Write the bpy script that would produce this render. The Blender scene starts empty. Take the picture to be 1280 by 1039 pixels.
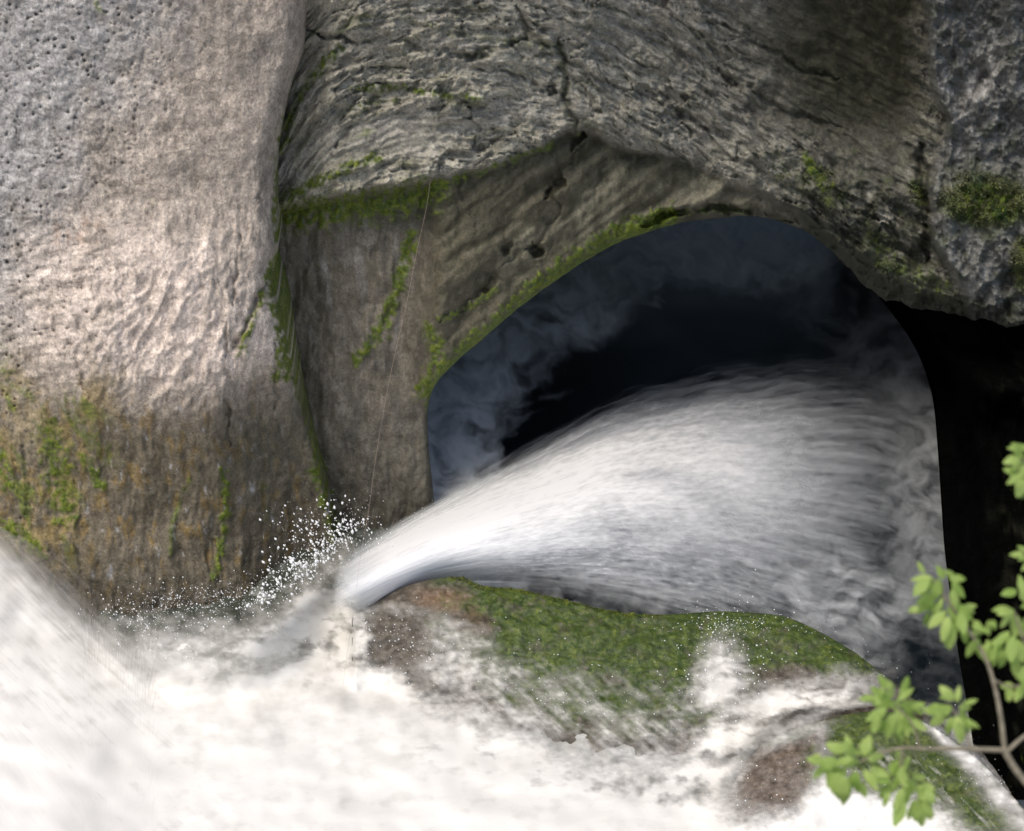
import bpy, math, random
import numpy as np

random.seed(7)
rng = np.random.default_rng(7)
S = bpy.context.scene
COL = S.collection

# ------------------------------------------------------------------ camera, world, sun, exposure
PITCH = math.radians(30)
SP, CP = math.sin(PITCH), math.cos(PITCH)
K = 0.5 / 1280.0            # metres per photo pixel per metre of depth
H = 12.24                   # camera height over the pool

cd = bpy.data.cameras.new('camera')
cam = bpy.data.objects.new('camera', cd)
COL.objects.link(cam)
cam.location = (0, 0, H)
cam.rotation_euler = (math.pi / 2 - PITCH, 0, 0)
cd.sensor_fit = 'HORIZONTAL'
cd.sensor_width = 36.0
cd.lens = 72.0
cd.clip_end = 500
cd.dof.use_dof = True
cd.dof.focus_distance = 20.5
cd.dof.aperture_fstop = 4.8
S.camera = cam

SUN_EL, SUN_AZ = math.radians(57), math.radians(214)   # azimuth from +Y, clockwise
w = bpy.data.worlds.new('World')
S.world = w
w.use_nodes = True
nt = w.node_tree
sky = nt.nodes.new('ShaderNodeTexSky')
sky.sky_type = 'NISHITA'
sky.sun_disc = False
sky.sun_elevation = SUN_EL
sky.sun_rotation = SUN_AZ
sky.dust_density = 3.0
nt.links.new(sky.outputs[0], nt.nodes['Background'].inputs[0])
nt.nodes['Background'].inputs[1].default_value = 0.15
sd = bpy.data.lights.new('sun', 'SUN')
sd.energy = 2.1
sd.angle = math.radians(24)
sd.color = (1.0, 0.92, 0.80)
sun = bpy.data.objects.new('sun', sd)
COL.objects.link(sun)
from mathutils import Vector
sdir = Vector((math.sin(SUN_AZ) * math.cos(SUN_EL), math.cos(SUN_AZ) * math.cos(SUN_EL), math.sin(SUN_EL)))
sun.rotation_euler = sdir.to_track_quat('Z', 'Y').to_euler()
S.view_settings.view_transform = 'Standard'
S.view_settings.look = 'None'
S.view_settings.gamma = 1
S.view_settings.use_curve_mapping = False
S.view_settings.exposure = 0.10
S.cycles.transparent_max_bounces = 24

# ------------------------------------------------------------------ noise
def _h(ix, iy, seed):
    h = (ix.astype(np.int64) * 374761393 + iy.astype(np.int64) * 668265263 + seed * 974634777) & 0xffffffff
    h = ((h ^ (h >> 13)) * 1274126177) & 0xffffffff
    h = ((h ^ (h >> 16)) * 2246822519) & 0xffffffff
    return h ^ (h >> 15)

def noise(x, y, seed=0):
    """gradient noise about -1..1"""
    x = np.asarray(x, float); y = np.asarray(y, float)
    x, y = np.broadcast_arrays(x, y)
    ix = np.floor(x); iy = np.floor(y)
    fx = x - ix; fy = y - iy
    ux = fx * fx * fx * (fx * (fx * 6 - 15) + 10)
    uy = fy * fy * fy * (fy * (fy * 6 - 15) + 10)
    def g(dx, dy):
        a = _h(ix + dx, iy + dy, seed) * (2 * math.pi / 4294967296.0)
        return np.cos(a) * (fx - dx) + np.sin(a) * (fy - dy)
    n0 = g(0, 0) * (1 - ux) + g(1, 0) * ux
    n1 = g(0, 1) * (1 - ux) + g(1, 1) * ux
    return (n0 * (1 - uy) + n1 * uy) * 1.5

def fbm(x, y, o=4, seed=0, gain=0.5, lac=2.03):
    r = 0; a = 1; t = 0
    for i in range(o):
        r = r + a * noise(x, y, seed + i * 17); t += a
        x = x * lac + 13.1; y = y * lac + 7.7; a *= gain
    return r / t

def ridged(x, y, o=4, seed=0, gain=0.55):
    r = 0; a = 1; t = 0
    for i in range(o):
        r = r + a * (1 - np.abs(noise(x, y, seed + i * 17)) * 1.6); t += a
        x = x * 2.07 + 3.1; y = y * 2.07 + 9.7; a *= gain
    return r / t

def worley(x, y, seed=0, jit=0.9):
    """F1, F2 and a random value per cell"""
    ix = np.floor(x); iy = np.floor(y)
    f1 = np.full(x.shape, 9.0); f2 = np.full(x.shape, 9.0); cid = np.zeros(x.shape)
    for dx in (-1, 0, 1):
        for dy in (-1, 0, 1):
            h = _h(ix + dx, iy + dy, seed)
            px = ix + dx + 0.5 + jit * ((h & 0xffff) / 65535.0 - 0.5)
            py = iy + dy + 0.5 + jit * (((h >> 16) & 0xffff) / 65535.0 - 0.5)
            d = np.hypot(px - x, py - y)
            c = (_h(ix + dx, iy + dy, seed + 5) & 0xffff) / 65535.0
            n = d < f1
            f2 = np.where(n, f1, np.minimum(f2, d))
            cid = np.where(n, c, cid)
            f1 = np.where(n, d, f1)
    return f1, f2, cid

def ss(a, b, x):
    t = np.clip((x - a) / (b - a + 1e-12), 0, 1)
    return t * t * (3 - 2 * t)

def lerp(a, b, t):
    return a + (b - a) * t

def curve(pts):
    pts = np.array(pts, float)
    def f(x):
        return np.interp(x, pts[:, 0], pts[:, 1])
    return f

def smooth_poly(pts, n=8):
    """Catmull-Rom subdivision of an open polyline"""
    p = np.array(pts, float)
    p = np.vstack([2 * p[0] - p[1], p, 2 * p[-1] - p[-2]])
    out = []
    for i in range(1, len(p) - 2):
        for k in range(n):
            t = k / n
            a, b, c, d = p[i - 1], p[i], p[i + 1], p[i + 2]
            out.append(0.5 * ((2 * b) + (c - a) * t + (2 * a - 5 * b + 4 * c - d) * t * t + (3 * b - 3 * c + d - a) * t ** 3))
    out.append(p[-2])
    return np.array(out)

def scurve(pts):
    q = smooth_poly(pts, 8)
    return curve(q)

def dist_line(x, y, pts):
    """distance to polyline and position 0..1 along it"""
    best = np.full(x.shape, 1e9); pos = np.zeros(x.shape)
    pts = np.array(pts, float)
    seg = np.hypot(*(pts[1:] - pts[:-1]).T); cum = np.concatenate([[0], np.cumsum(seg)])
    for i in range(len(pts) - 1):
        a = pts[i]; d = pts[i + 1] - a; L2 = (d * d).sum() + 1e-9
        t = np.clip(((x - a[0]) * d[0] + (y - a[1]) * d[1]) / L2, 0, 1)
        dd = np.hypot(x - a[0] - t * d[0], y - a[1] - t * d[1])
        n = dd < best
        pos = np.where(n, (cum[i] + t * seg[i]) / cum[-1], pos)
        best = np.where(n, dd, best)
    return best, pos

def inside(x, y, poly):
    c = np.zeros(x.shape, bool)
    p = np.array(poly, float); n = len(p)
    for i in range(n):
        x0, y0 = p[i]; x1, y1 = p[(i + 1) % n]
        if y0 == y1: continue
        cond = ((y0 > y) != (y1 > y)) & (x < (x1 - x0) * (y - y0) / (y1 - y0) + x0)
        c ^= cond
    return c

def blob(x, y, cx, cy, rx, ry, ang=0, soft=1.0):
    c, s = math.cos(math.radians(ang)), math.sin(math.radians(ang))
    u = ((x - cx) * c + (y - cy) * s) / rx
    v = (-(x - cx) * s + (y - cy) * c) / ry
    r = np.sqrt(u * u + v * v)
    return 1 - ss(1 - 0.6 * soft, 1 + 0.4 * soft, r)

# ------------------------------------------------------------------ projection of survey points to the place
def zrow(py):                 # how steeply a sight line falls at this row
    return SP + (py - 519.5) * K * CP

def Z_height(py, z):          # depth at which that sight line is z above the pool
    return (H - z) / zrow(py)

def Z_Y(py, Y):               # depth at which it reaches distance Y
    return Y / (CP + SP * (519.5 - py) * K)

def world(px, py, Z):
    a = (px - 640) * K * Z
    b = (519.5 - py) * K * Z
    return np.stack([a, Z * CP + b * SP, H - Z * SP + b * CP], -1)

def pool_Y(py):
    return H / zrow(py) * (CP + SP * (519.5 - py) * K)

# ------------------------------------------------------------------ mesh helpers
def axis(a, b, d0, d1, step, coarse=14):
    """dense between d0 and d1, coarse outside"""
    out = []
    if a < d0: out.append(np.linspace(a, d0, max(2, int((d0 - a) / coarse)), endpoint=False))
    out.append(np.linspace(d0, d1, int((d1 - d0) / step)))
    if b > d1: out.append(np.linspace(d1, b, max(2, int((b - d1) / coarse)))[1:])
    return np.concatenate(out)

def make_mesh(name, V, F, mat, attrs=None, parent=None, smooth=True):
    me = bpy.data.meshes.new(name)
    V = np.ascontiguousarray(V.reshape(-1, 3), dtype=np.float32)
    F = np.ascontiguousarray(F, dtype=np.int32)
    n = F.shape[1]
    me.vertices.add(len(V)); me.vertices.foreach_set('co', V.ravel())
    me.loops.add(F.size); me.loops.foreach_set('vertex_index', F.ravel())
    me.polygons.add(len(F))
    me.polygons.foreach_set('loop_start', np.arange(0, F.size, n, dtype=np.int32))
    me.polygons.foreach_set('use_smooth', np.full(len(F), smooth))
    me.update(calc_edges=True)
    for k, a in (attrs or {}).items():
        a = np.asarray(a, dtype=np.float32)
        if a.ndim > 1 and a.shape[-1] == 3:
            at = me.attributes.new(k, 'FLOAT_VECTOR', 'POINT'); at.data.foreach_set('vector', a.reshape(-1))
        else:
            at = me.attributes.new(k, 'FLOAT', 'POINT'); at.data.foreach_set('value', a.reshape(-1))
    me.materials.append(mat)
    o = bpy.data.objects.new(name, me)
    COL.objects.link(o)
    if parent: o.parent = parent
    return o

def grid_mesh(name, V, mat, attrs=None, keep=None, parent=None):
    r, c = V.shape[:2]
    idx = np.arange(r * c).reshape(r, c)
    F = np.stack([idx[:-1, :-1], idx[1:, :-1], idx[1:, 1:], idx[:-1, 1:]], -1).reshape(-1, 4)
    if keep is not None:
        k = keep.ravel()
        F = F[k[F].all(1)]
        used = np.zeros(r * c, bool); used[F.ravel()] = True
        remap = np.cumsum(used) - 1
        F = remap[F]
        V = V.reshape(-1, 3)[used]
        attrs = {n: (a.reshape(-1, 3)[used] if (a.ndim > 2) else a.ravel()[used]) for n, a in (attrs or {}).items()}
    return make_mesh(name, V, F, mat, attrs, parent)

def tag(o, label=None, cat=None, group=None, kind=None):
    if label: o['label'] = label
    if cat: o['category'] = cat
    if group: o['group'] = group
    if kind: o['kind'] = kind
    return o

# ------------------------------------------------------------------ materials
def new_mat(name):
    m = bpy.data.materials.new(name); m.use_nodes = True
    return m, m.node_tree.nodes, m.node_tree.links, m.node_tree.nodes['Principled BSDF']

def N(nodes, t, **kw):
    n = nodes.new(t)
    for k, v in kw.items():
        if k.startswith('i_'):
            n.inputs[k[2:].replace('_', ' ')].default_value = v
        else: setattr(n, k, v)
    return n

def rock_material(name, bump=1.0, grain=1.0, spec=.35, mossmul=1.0):
    m, nd, lk, bs = new_mat(name)
    tint = N(nd, 'ShaderNodeAttribute', attribute_name='tint')
    moss = N(nd, 'ShaderNodeAttribute', attribute_name='moss')
    wet = N(nd, 'ShaderNodeAttribute', attribute_name='wet')
    flow = N(nd, 'ShaderNodeAttribute', attribute_name='flow')
    tc = N(nd, 'ShaderNodeTexCoord')
    def nz(scale, detail, rough, vec, distortion=0.0):
        n = N(nd, 'ShaderNodeTexNoise'); n.inputs['Scale'].default_value = scale
        n.inputs['Detail'].default_value = detail; n.inputs['Roughness'].default_value = rough
        n.inputs['Distortion'].default_value = distortion
        lk.new(vec, n.inputs['Vector']); return n
    def ramp(src, p0, c0, p1, c1):
        r = N(nd, 'ShaderNodeMapRange'); r.inputs['From Min'].default_value = p0; r.inputs['From Max'].default_value = p1
        r.inputs['To Min'].default_value = c0; r.inputs['To Max'].default_value = c1
        lk.new(src, r.inputs['Value']); return r.outputs[0]
    def mul(a, b):
        x = N(nd, 'ShaderNodeMath', operation='MULTIPLY'); lk.new(a, x.inputs[0])
        if isinstance(b, float): x.inputs[1].default_value = b
        else: lk.new(b, x.inputs[1])
        return x.outputs[0]
    def add(a, b):
        x = N(nd, 'ShaderNodeMath', operation='ADD'); lk.new(a, x.inputs[0]); lk.new(b, x.inputs[1]); return x.outputs[0]
    obj = tc.outputs['Object']
    n1 = nz(9, 6, 0.7, obj, 0.4)         # blotches
    n2 = nz(42, 5, 0.75, obj)            # grain
    n3 = nz(1.0, 6, 0.72, flow.outputs['Vector'], 0.3)   # streaks along the bedding
    vor = N(nd, 'ShaderNodeTexVoronoi'); vor.inputs['Scale'].default_value = 26; lk.new(obj, vor.inputs['Vector'])
    speck = ramp(vor.outputs['Distance'], 0.05, 0.55, 0.22, 1.0)
    v = mul(ramp(n1.outputs[0], 0.3, 0.62, 0.7, 1.36), ramp(n2.outputs[0], 0.3, 0.62, 0.7, 1.42))
    v = mul(v, ramp(n3.outputs[0], 0.32, 0.66, 0.68, 1.36))
    v = mul(v, speck)
    sc = N(nd, 'ShaderNodeVectorMath', operation='SCALE')
    lk.new(tint.outputs['Vector'], sc.inputs[0]); lk.new(v, sc.inputs['Scale'])
    # moss
    nm = nz(14, 5, 0.7, obj, 0.6)
    mr = N(nd, 'ShaderNodeValToRGB')
    mr.color_ramp.elements[0].position = 0.30; mr.color_ramp.elements[0].color = (0.016, 0.032, 0.008, 1)
    mr.color_ramp.elements[1].position = 0.72; mr.color_ramp.elements[1].color = (0.15, 0.185, 0.03, 1)
    e = mr.color_ramp.elements.new(0.5); e.color = (0.05, 0.085, 0.016, 1)
    lk.new(nm.outputs[0], mr.inputs[0])
    for e_ in mr.color_ramp.elements: e_.color = (e_.color[0] * mossmul ** 1.2, e_.color[1] * mossmul, e_.color[2], 1)
    mm = N(nd, 'ShaderNodeMix', data_type='RGBA')
    g = N(nd, 'ShaderNodeMapRange', interpolation_type='SMOOTHSTEP')
    g.inputs['From Min'].default_value = 0.16; g.inputs['From Max'].default_value = 0.85
    mn = N(nd, 'ShaderNodeMath', operation='MULTIPLY_ADD')
    lk.new(n2.outputs[0], mn.inputs[0]); mn.inputs[1].default_value = 0.5; 
    sub = N(nd, 'ShaderNodeMath', operation='SUBTRACT'); lk.new(moss.outputs['Fac'], sub.inputs[0]); sub.inputs[1].default_value = 0.25
    lk.new(sub.outputs[0], mn.inputs[2])
    lk.new(mn.outputs[0], g.inputs['Value'])
    g2 = mul(g.outputs[0], 0.93)
    lk.new(g2, mm.inputs['Factor']); lk.new(sc.outputs[0], mm.inputs['A']); lk.new(mr.outputs[0], mm.inputs['B'])
    lk.new(mm.outputs['Result'], bs.inputs['Base Color'])
    ro = N(nd, 'ShaderNodeMapRange'); ro.inputs['To Min'].default_value = 0.85; ro.inputs['To Max'].default_value = 0.42
    lk.new(wet.outputs['Fac'], ro.inputs['Value']); lk.new(ro.outputs[0], bs.inputs['Roughness'])
    bs.inputs['Specular IOR Level'].default_value = spec
    hgt = add(add(mul(n1.outputs[0], 0.035), mul(n2.outputs[0], 0.012 * grain)), mul(n3.outputs[0], 0.035))
    hgt = add(hgt, mul(speck, 0.010 * grain))
    b = N(nd, 'ShaderNodeBump'); b.inputs['Strength'].default_value = 0.6 * bump; b.inputs['Distance'].default_value = 1.0
    lk.new(hgt, b.inputs['Height']); lk.new(b.outputs[0], bs.inputs['Normal'])
    return m

def foam_material(name, col=(0.86, 0.87, 0.87), dark=(0.05, 0.065, 0.06), alpha=True, fine=1.0, bump=.5, rough=.22):
    """foam attribute 0..1 mixes water into foam; alpha attribute is coverage"""
    m, nd, lk, bs = new_mat(name)
    fo = N(nd, 'ShaderNodeAttribute', attribute_name='foam')
    fl = N(nd, 'ShaderNodeAttribute', attribute_name='flow')
    n = N(nd, 'ShaderNodeTexNoise'); n.inputs['Scale'].default_value = 1.0; n.inputs['Detail'].default_value = 6; n.inputs['Roughness'].default_value = 0.65
    lk.new(fl.outputs['Vector'], n.inputs['Vector'])
    ma = N(nd, 'ShaderNodeMath', operation='MULTIPLY_ADD'); lk.new(n.outputs[0], ma.inputs[0]); ma.inputs[1].default_value = 0.9 * fine
    sub = N(nd, 'ShaderNodeMath', operation='SUBTRACT'); lk.new(fo.outputs['Fac'], sub.inputs[0]); sub.inputs[1].default_value = 0.45 * fine
    lk.new(sub.outputs[0], ma.inputs[2])
    # fade noise out where there is no foam at all
    mr = N(nd, 'ShaderNodeMath', operation='MINIMUM'); lk.new(ma.outputs[0], mr.inputs[0])
    m2 = N(nd, 'ShaderNodeMath', operation='MULTIPLY'); lk.new(fo.outputs['Fac'], m2.inputs[0]); m2.inputs[1].default_value = 1.8
    lk.new(m2.outputs[0], mr.inputs[1]); mr.use_clamp = True
    mx = N(nd, 'ShaderNodeMix', data_type='RGBA'); lk.new(mr.outputs[0], mx.inputs['Factor'])
    mx.inputs['A'].default_value = (*dark, 1); mx.inputs['B'].default_value = (*col, 1)
    lk.new(mx.outputs['Result'], bs.inputs['Base Color'])
    ro = N(nd, 'ShaderNodeMapRange'); ro.inputs['To Min'].default_value = rough; ro.inputs['To Max'].default_value = 0.9
    lk.new(mr.outputs[0], ro.inputs['Value']); lk.new(ro.outputs[0], bs.inputs['Roughness'])
    bs.inputs['IOR'].default_value = 1.33
    if alpha:
        al = N(nd, 'ShaderNodeAttribute', attribute_name='cover')
        an = N(nd, 'ShaderNodeMath', operation='MULTIPLY_ADD'); lk.new(n.outputs[0], an.inputs[0]); an.inputs[1].default_value = 1.1 * fine
        s3 = N(nd, 'ShaderNodeMath', operation='SUBTRACT'); lk.new(al.outputs['Fac'], s3.inputs[0]); s3.inputs[1].default_value = 0.55 * fine
        lk.new(s3.outputs[0], an.inputs[2])
        mn = N(nd, 'ShaderNodeMath', operation='MINIMUM'); lk.new(an.outputs[0], mn.inputs[0]); mn.use_clamp = True
        m4 = N(nd, 'ShaderNodeMath', operation='MULTIPLY'); lk.new(al.outputs['Fac'], m4.inputs[0]); m4.inputs[1].default_value = 2.0
        lk.new(m4.outputs[0], mn.inputs[1]); lk.new(mn.outputs[0], bs.inputs['Alpha'])
        s3.inputs[1].default_value = 0.55 * fine
    bu = N(nd, 'ShaderNodeBump'); bu.inputs['Strength'].default_value = bump; bu.inputs['Distance'].default_value = 0.05
    lk.new(n.outputs[0], bu.inputs['Height']); lk.new(bu.outputs[0], bs.inputs['Normal'])
    return m

M_rock = rock_material('weathered_limestone', mossmul=1.7)
M_rock_pillar = rock_material('pillar_limestone', 1.1, 1.5, .3, 1.9)
M_rock_soft = rock_material('wet_boulder_rock', 0.7)
M_river = foam_material('river_foam', (0.80, 0.785, 0.745), (0.26, 0.25, 0.215), True, 0.5, .10)
M_pool = foam_material('dark_pool_water', (0.92, 0.97, 0.98), (0.004, 0.007, 0.010), False, 0.16, .0, .30)
M_jet = foam_material('jet_water', (0.92, 0.93, 0.94), (0.74, 0.79, 0.84), True, 0.42, .0)

def plain(name, c, rough=0.7, noise_scale=None, c2=None, spec=0.3):
    m, nd, lk, bs = new_mat(name)
    bs.inputs['Base Color'].default_value = (*c, 1); bs.inputs['Roughness'].default_value = rough
    bs.inputs['Specular IOR Level'].default_value = spec
    if noise_scale:
        tc = N(nd, 'ShaderNodeTexCoord'); n = N(nd, 'ShaderNodeTexNoise'); n.inputs['Scale'].default_value = noise_scale; n.inputs['Detail'].default_value = 5
        lk.new(tc.outputs['Object'], n.inputs['Vector'])
        r = N(nd, 'ShaderNodeValToRGB'); r.color_ramp.elements[0].position = 0.35; r.color_ramp.elements[1].position = 0.65
        r.color_ramp.elements[0].color = (*c, 1); r.color_ramp.elements[1].color = (*(c2 or c), 1)
        lk.new(n.outputs[0], r.inputs[0]); lk.new(r.outputs[0], bs.inputs['Base Color'])
    return m
M_drop = plain('water_drops', (0.85, 0.87, 0.88), 0.35)
M_moss = plain('moss_tufts', (0.020, 0.038, 0.009), 0.95, 4, (0.12, 0.145, 0.028))
M_moss_bright = plain('yellow_green_moss', (0.06, 0.085, 0.012), 0.95, 7, (0.21, 0.235, 0.035))
M_grass = plain('cliff_grass', (0.035, 0.065, 0.022), 0.9, 5, (0.17, 0.17, 0.09))
M_bark = plain('twig_bark', (0.17, 0.15, 0.11), 0.8, 60, (0.27, 0.24, 0.18))
M_line = plain('thin_line', (0.40, 0.31, 0.26), 0.6)

# ------------------------------------------------------------------ rock colours and relief
def C(r, g, b): return np.array([r, g, b])
def paint(tint, mask, col):
    return tint + (col - tint) * mask[..., None]

# outlines (survey points, photo pixels)
HOLE = [(560, 800), (548, 700), (541, 610), (535, 545), (538, 495), (562, 460), (602, 425), (650, 384), (702, 346), (762, 309),
        (830, 284), (885, 274), (945, 271), (1000, 287), (1048, 320), (1086, 358), (1116, 378), (1165, 388), (1215, 398),
        (1290, 410), (1450, 425), (1750, 440)]
HOLE_S = smooth_poly(HOLE, 12)
_rg = ss(960, 1080, HOLE_S[:, 0])
HOLE_S[:, 1] += _rg * (10 * fbm(HOLE_S[:, 0] / 34, HOLE_S[:, 0] * 0 + .3, 3, 3) + 5 * fbm(HOLE_S[:, 0] / 11, HOLE_S[:, 0] * 0 + .7, 2, 4))
HOLE_S[:, 1] += (1 - _rg) * 1.6 * fbm(HOLE_S[:, 0] / 18, HOLE_S[:, 1] / 18, 3, 5)
HOLE_POLY = np.vstack([HOLE_S, [(1750, 1400), (560, 1400)]])
PILLAR_EDGE = scurve([(-700, 470), (-300, 430), (-100, 400), (0, 385), (60, 380), (100, 366), (150, 354), (200, 346), (260, 345), (310, 347), (350, 341),
                      (390, 352), (430, 360), (462, 366), (520, 380), (580, 396), (640, 410), (700, 424), (760, 436), (860, 450), (1000, 460)])
BAND = [(250, 285), (350, 262), (400, 250), (470, 240), (545, 226), (600, 212), (650, 196), (690, 176), (722, 160), (765, 176), (800, 190), (850, 198),
        (905, 222), (960, 246), (1010, 275), (1060, 318), (1100, 350), (1170, 372), (1300, 398), (1800, 430)]
BAND_F = scurve(BAND)
# bedding lines of the band: rows follow this offset
BED = scurve([(300, 190), (350, 120), (380, 70), (420, 30), (500, 4), (600, -12), (700, -6), (800, 36), (900, 88), (1000, 142), (1100, 200), (1200, 252), (1300, 290), (1800, 400)])

def crack(X, Yp, pts, wdt, wob, seed):
    d, pos = dist_line(X + wob * fbm(X / 22, Yp / 22, 3, seed), Yp + wob * fbm(X / 22, Yp / 22, 3, seed + 3), pts)
    taper = ss(0, 0.1, pos) * (1 - ss(0.85, 1, pos)) * 0.7 + 0.3
    return np.exp(-(d / (wdt * taper)) ** 2)

MOSS_STROKES_CLIFF = [   # points, half width, strength
    ([(346, 272), (400, 264), (450, 258), (500, 250), (540, 240)], 15, 1.0),
    ([(350, 250), (400, 224), (440, 208), (470, 196)], 6, .85),
    ([(545, 232), (600, 216), (640, 200), (690, 180)], 4, .7),
    ([(352, 190), (362, 150), (380, 110), (400, 84), (425, 60)], 5, .8),
    ([(440, 112), (500, 108), (545, 118), (600, 122)], 4, .75),
    ([(436, 132), (480, 126), (500, 124)], 3, .6),
    ([(515, 290), (503, 340), (492, 380), (470, 420), (446, 450)], 6, 1.0),
    ([(490, 375), (486, 420)], 4, .7),
    ([(352, 320), (360, 400), (372, 470)], 3, .2),
    ([(540, 490), (575, 455), (620, 415), (665, 376), (710, 340), (765, 304), (830, 276)], 13, 1.35),
    ([(830, 272), (880, 262), (930, 262)], 5, .5),
    ([(536, 410), (545, 440), (540, 470)], 8, .8),
    ([(548, 400), (590, 384), (620, 360), (606, 372)], 4, .7),
    ([(395, 575), (405, 620), (418, 665)], 7, .9),
    ([(1010, 200), (1022, 222), (1030, 232)], 7, .9),
    ([(1145, 232), (1150, 250)], 7, .8),
    ([(1090, 300), (1110, 330), (1180, 360)], 12, .55),
    ([(500, 20), (560, 40), (700, 60), (707, 140), (722, 165)], 5, .45),
    ([(960, 190), (1010, 230), (1060, 250)], 12, .35),
]
MOSS_STROKES_PILLAR = [
    ([(395, 60), (372, 105), (358, 150), (350, 200), (346, 260), (347, 320), (342, 352)], 5, .95),
    ([(342, 345), (350, 380), (358, 420), (360, 462)], 9, 1.15),
    ([(338, 352), (318, 395), (300, 440)], 5, .8),
    ([(352, 440), (346, 470)], 5, .8),
    ([(366, 470), (385, 520), (398, 575), (408, 640), (418, 680)], 4, .8),
    ([(280, 590), (282, 640), (276, 690), (268, 720)], 5, .85),
    ([(236, 600), (216, 650), (212, 690)], 4, .6),
    ([(120, 2), (128, 16)], 4, .6),
    ([(60, 540), (74, 600), (82, 640)], 14, .8),
    ([(85, 500), (110, 540), (140, 575)], 12, .5),
    ([(105, 570), (125, 605)], 6, .9),
    ([(0, 440), (8, 480)], 12, .5),
    ([(0, 570), (12, 610)], 8, .8),
    ([(-20, 640), (20, 665), (50, 690)], 7, .9),
    ([(395, 590), (415, 640), (420, 690)], 9, .8),
    ([(330, 600), (335, 650)], 4, .4),
    ([(180, 262), (196, 250)], 2.5, .5), ([(120, 200), (180, 245)], 2, .2),
]

def strokes(X, Y, lst, seed):
    m = np.zeros(X.shape)
    wx = 5 * fbm(X / 16, Y / 16, 3, seed); wy = 5 * fbm(X / 16, Y / 16, 3, seed + 1)
    n = fbm(X / 9, Y / 12, 4, seed + 2)
    for pts, wd, st in lst:
        d, pos = dist_line(X + wx, Y + wy, pts)
        f = (1 - ss(wd * 0.1, wd * 2.5, d + n * wd * 1.3 + 2.2 * n)) * st
        m = np.maximum(m, f)
    m = m * np.clip(.80 + 1.1 * fbm(X / 7, Y / 9, 4, seed + 9), .1, 1.1)
    return m

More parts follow.
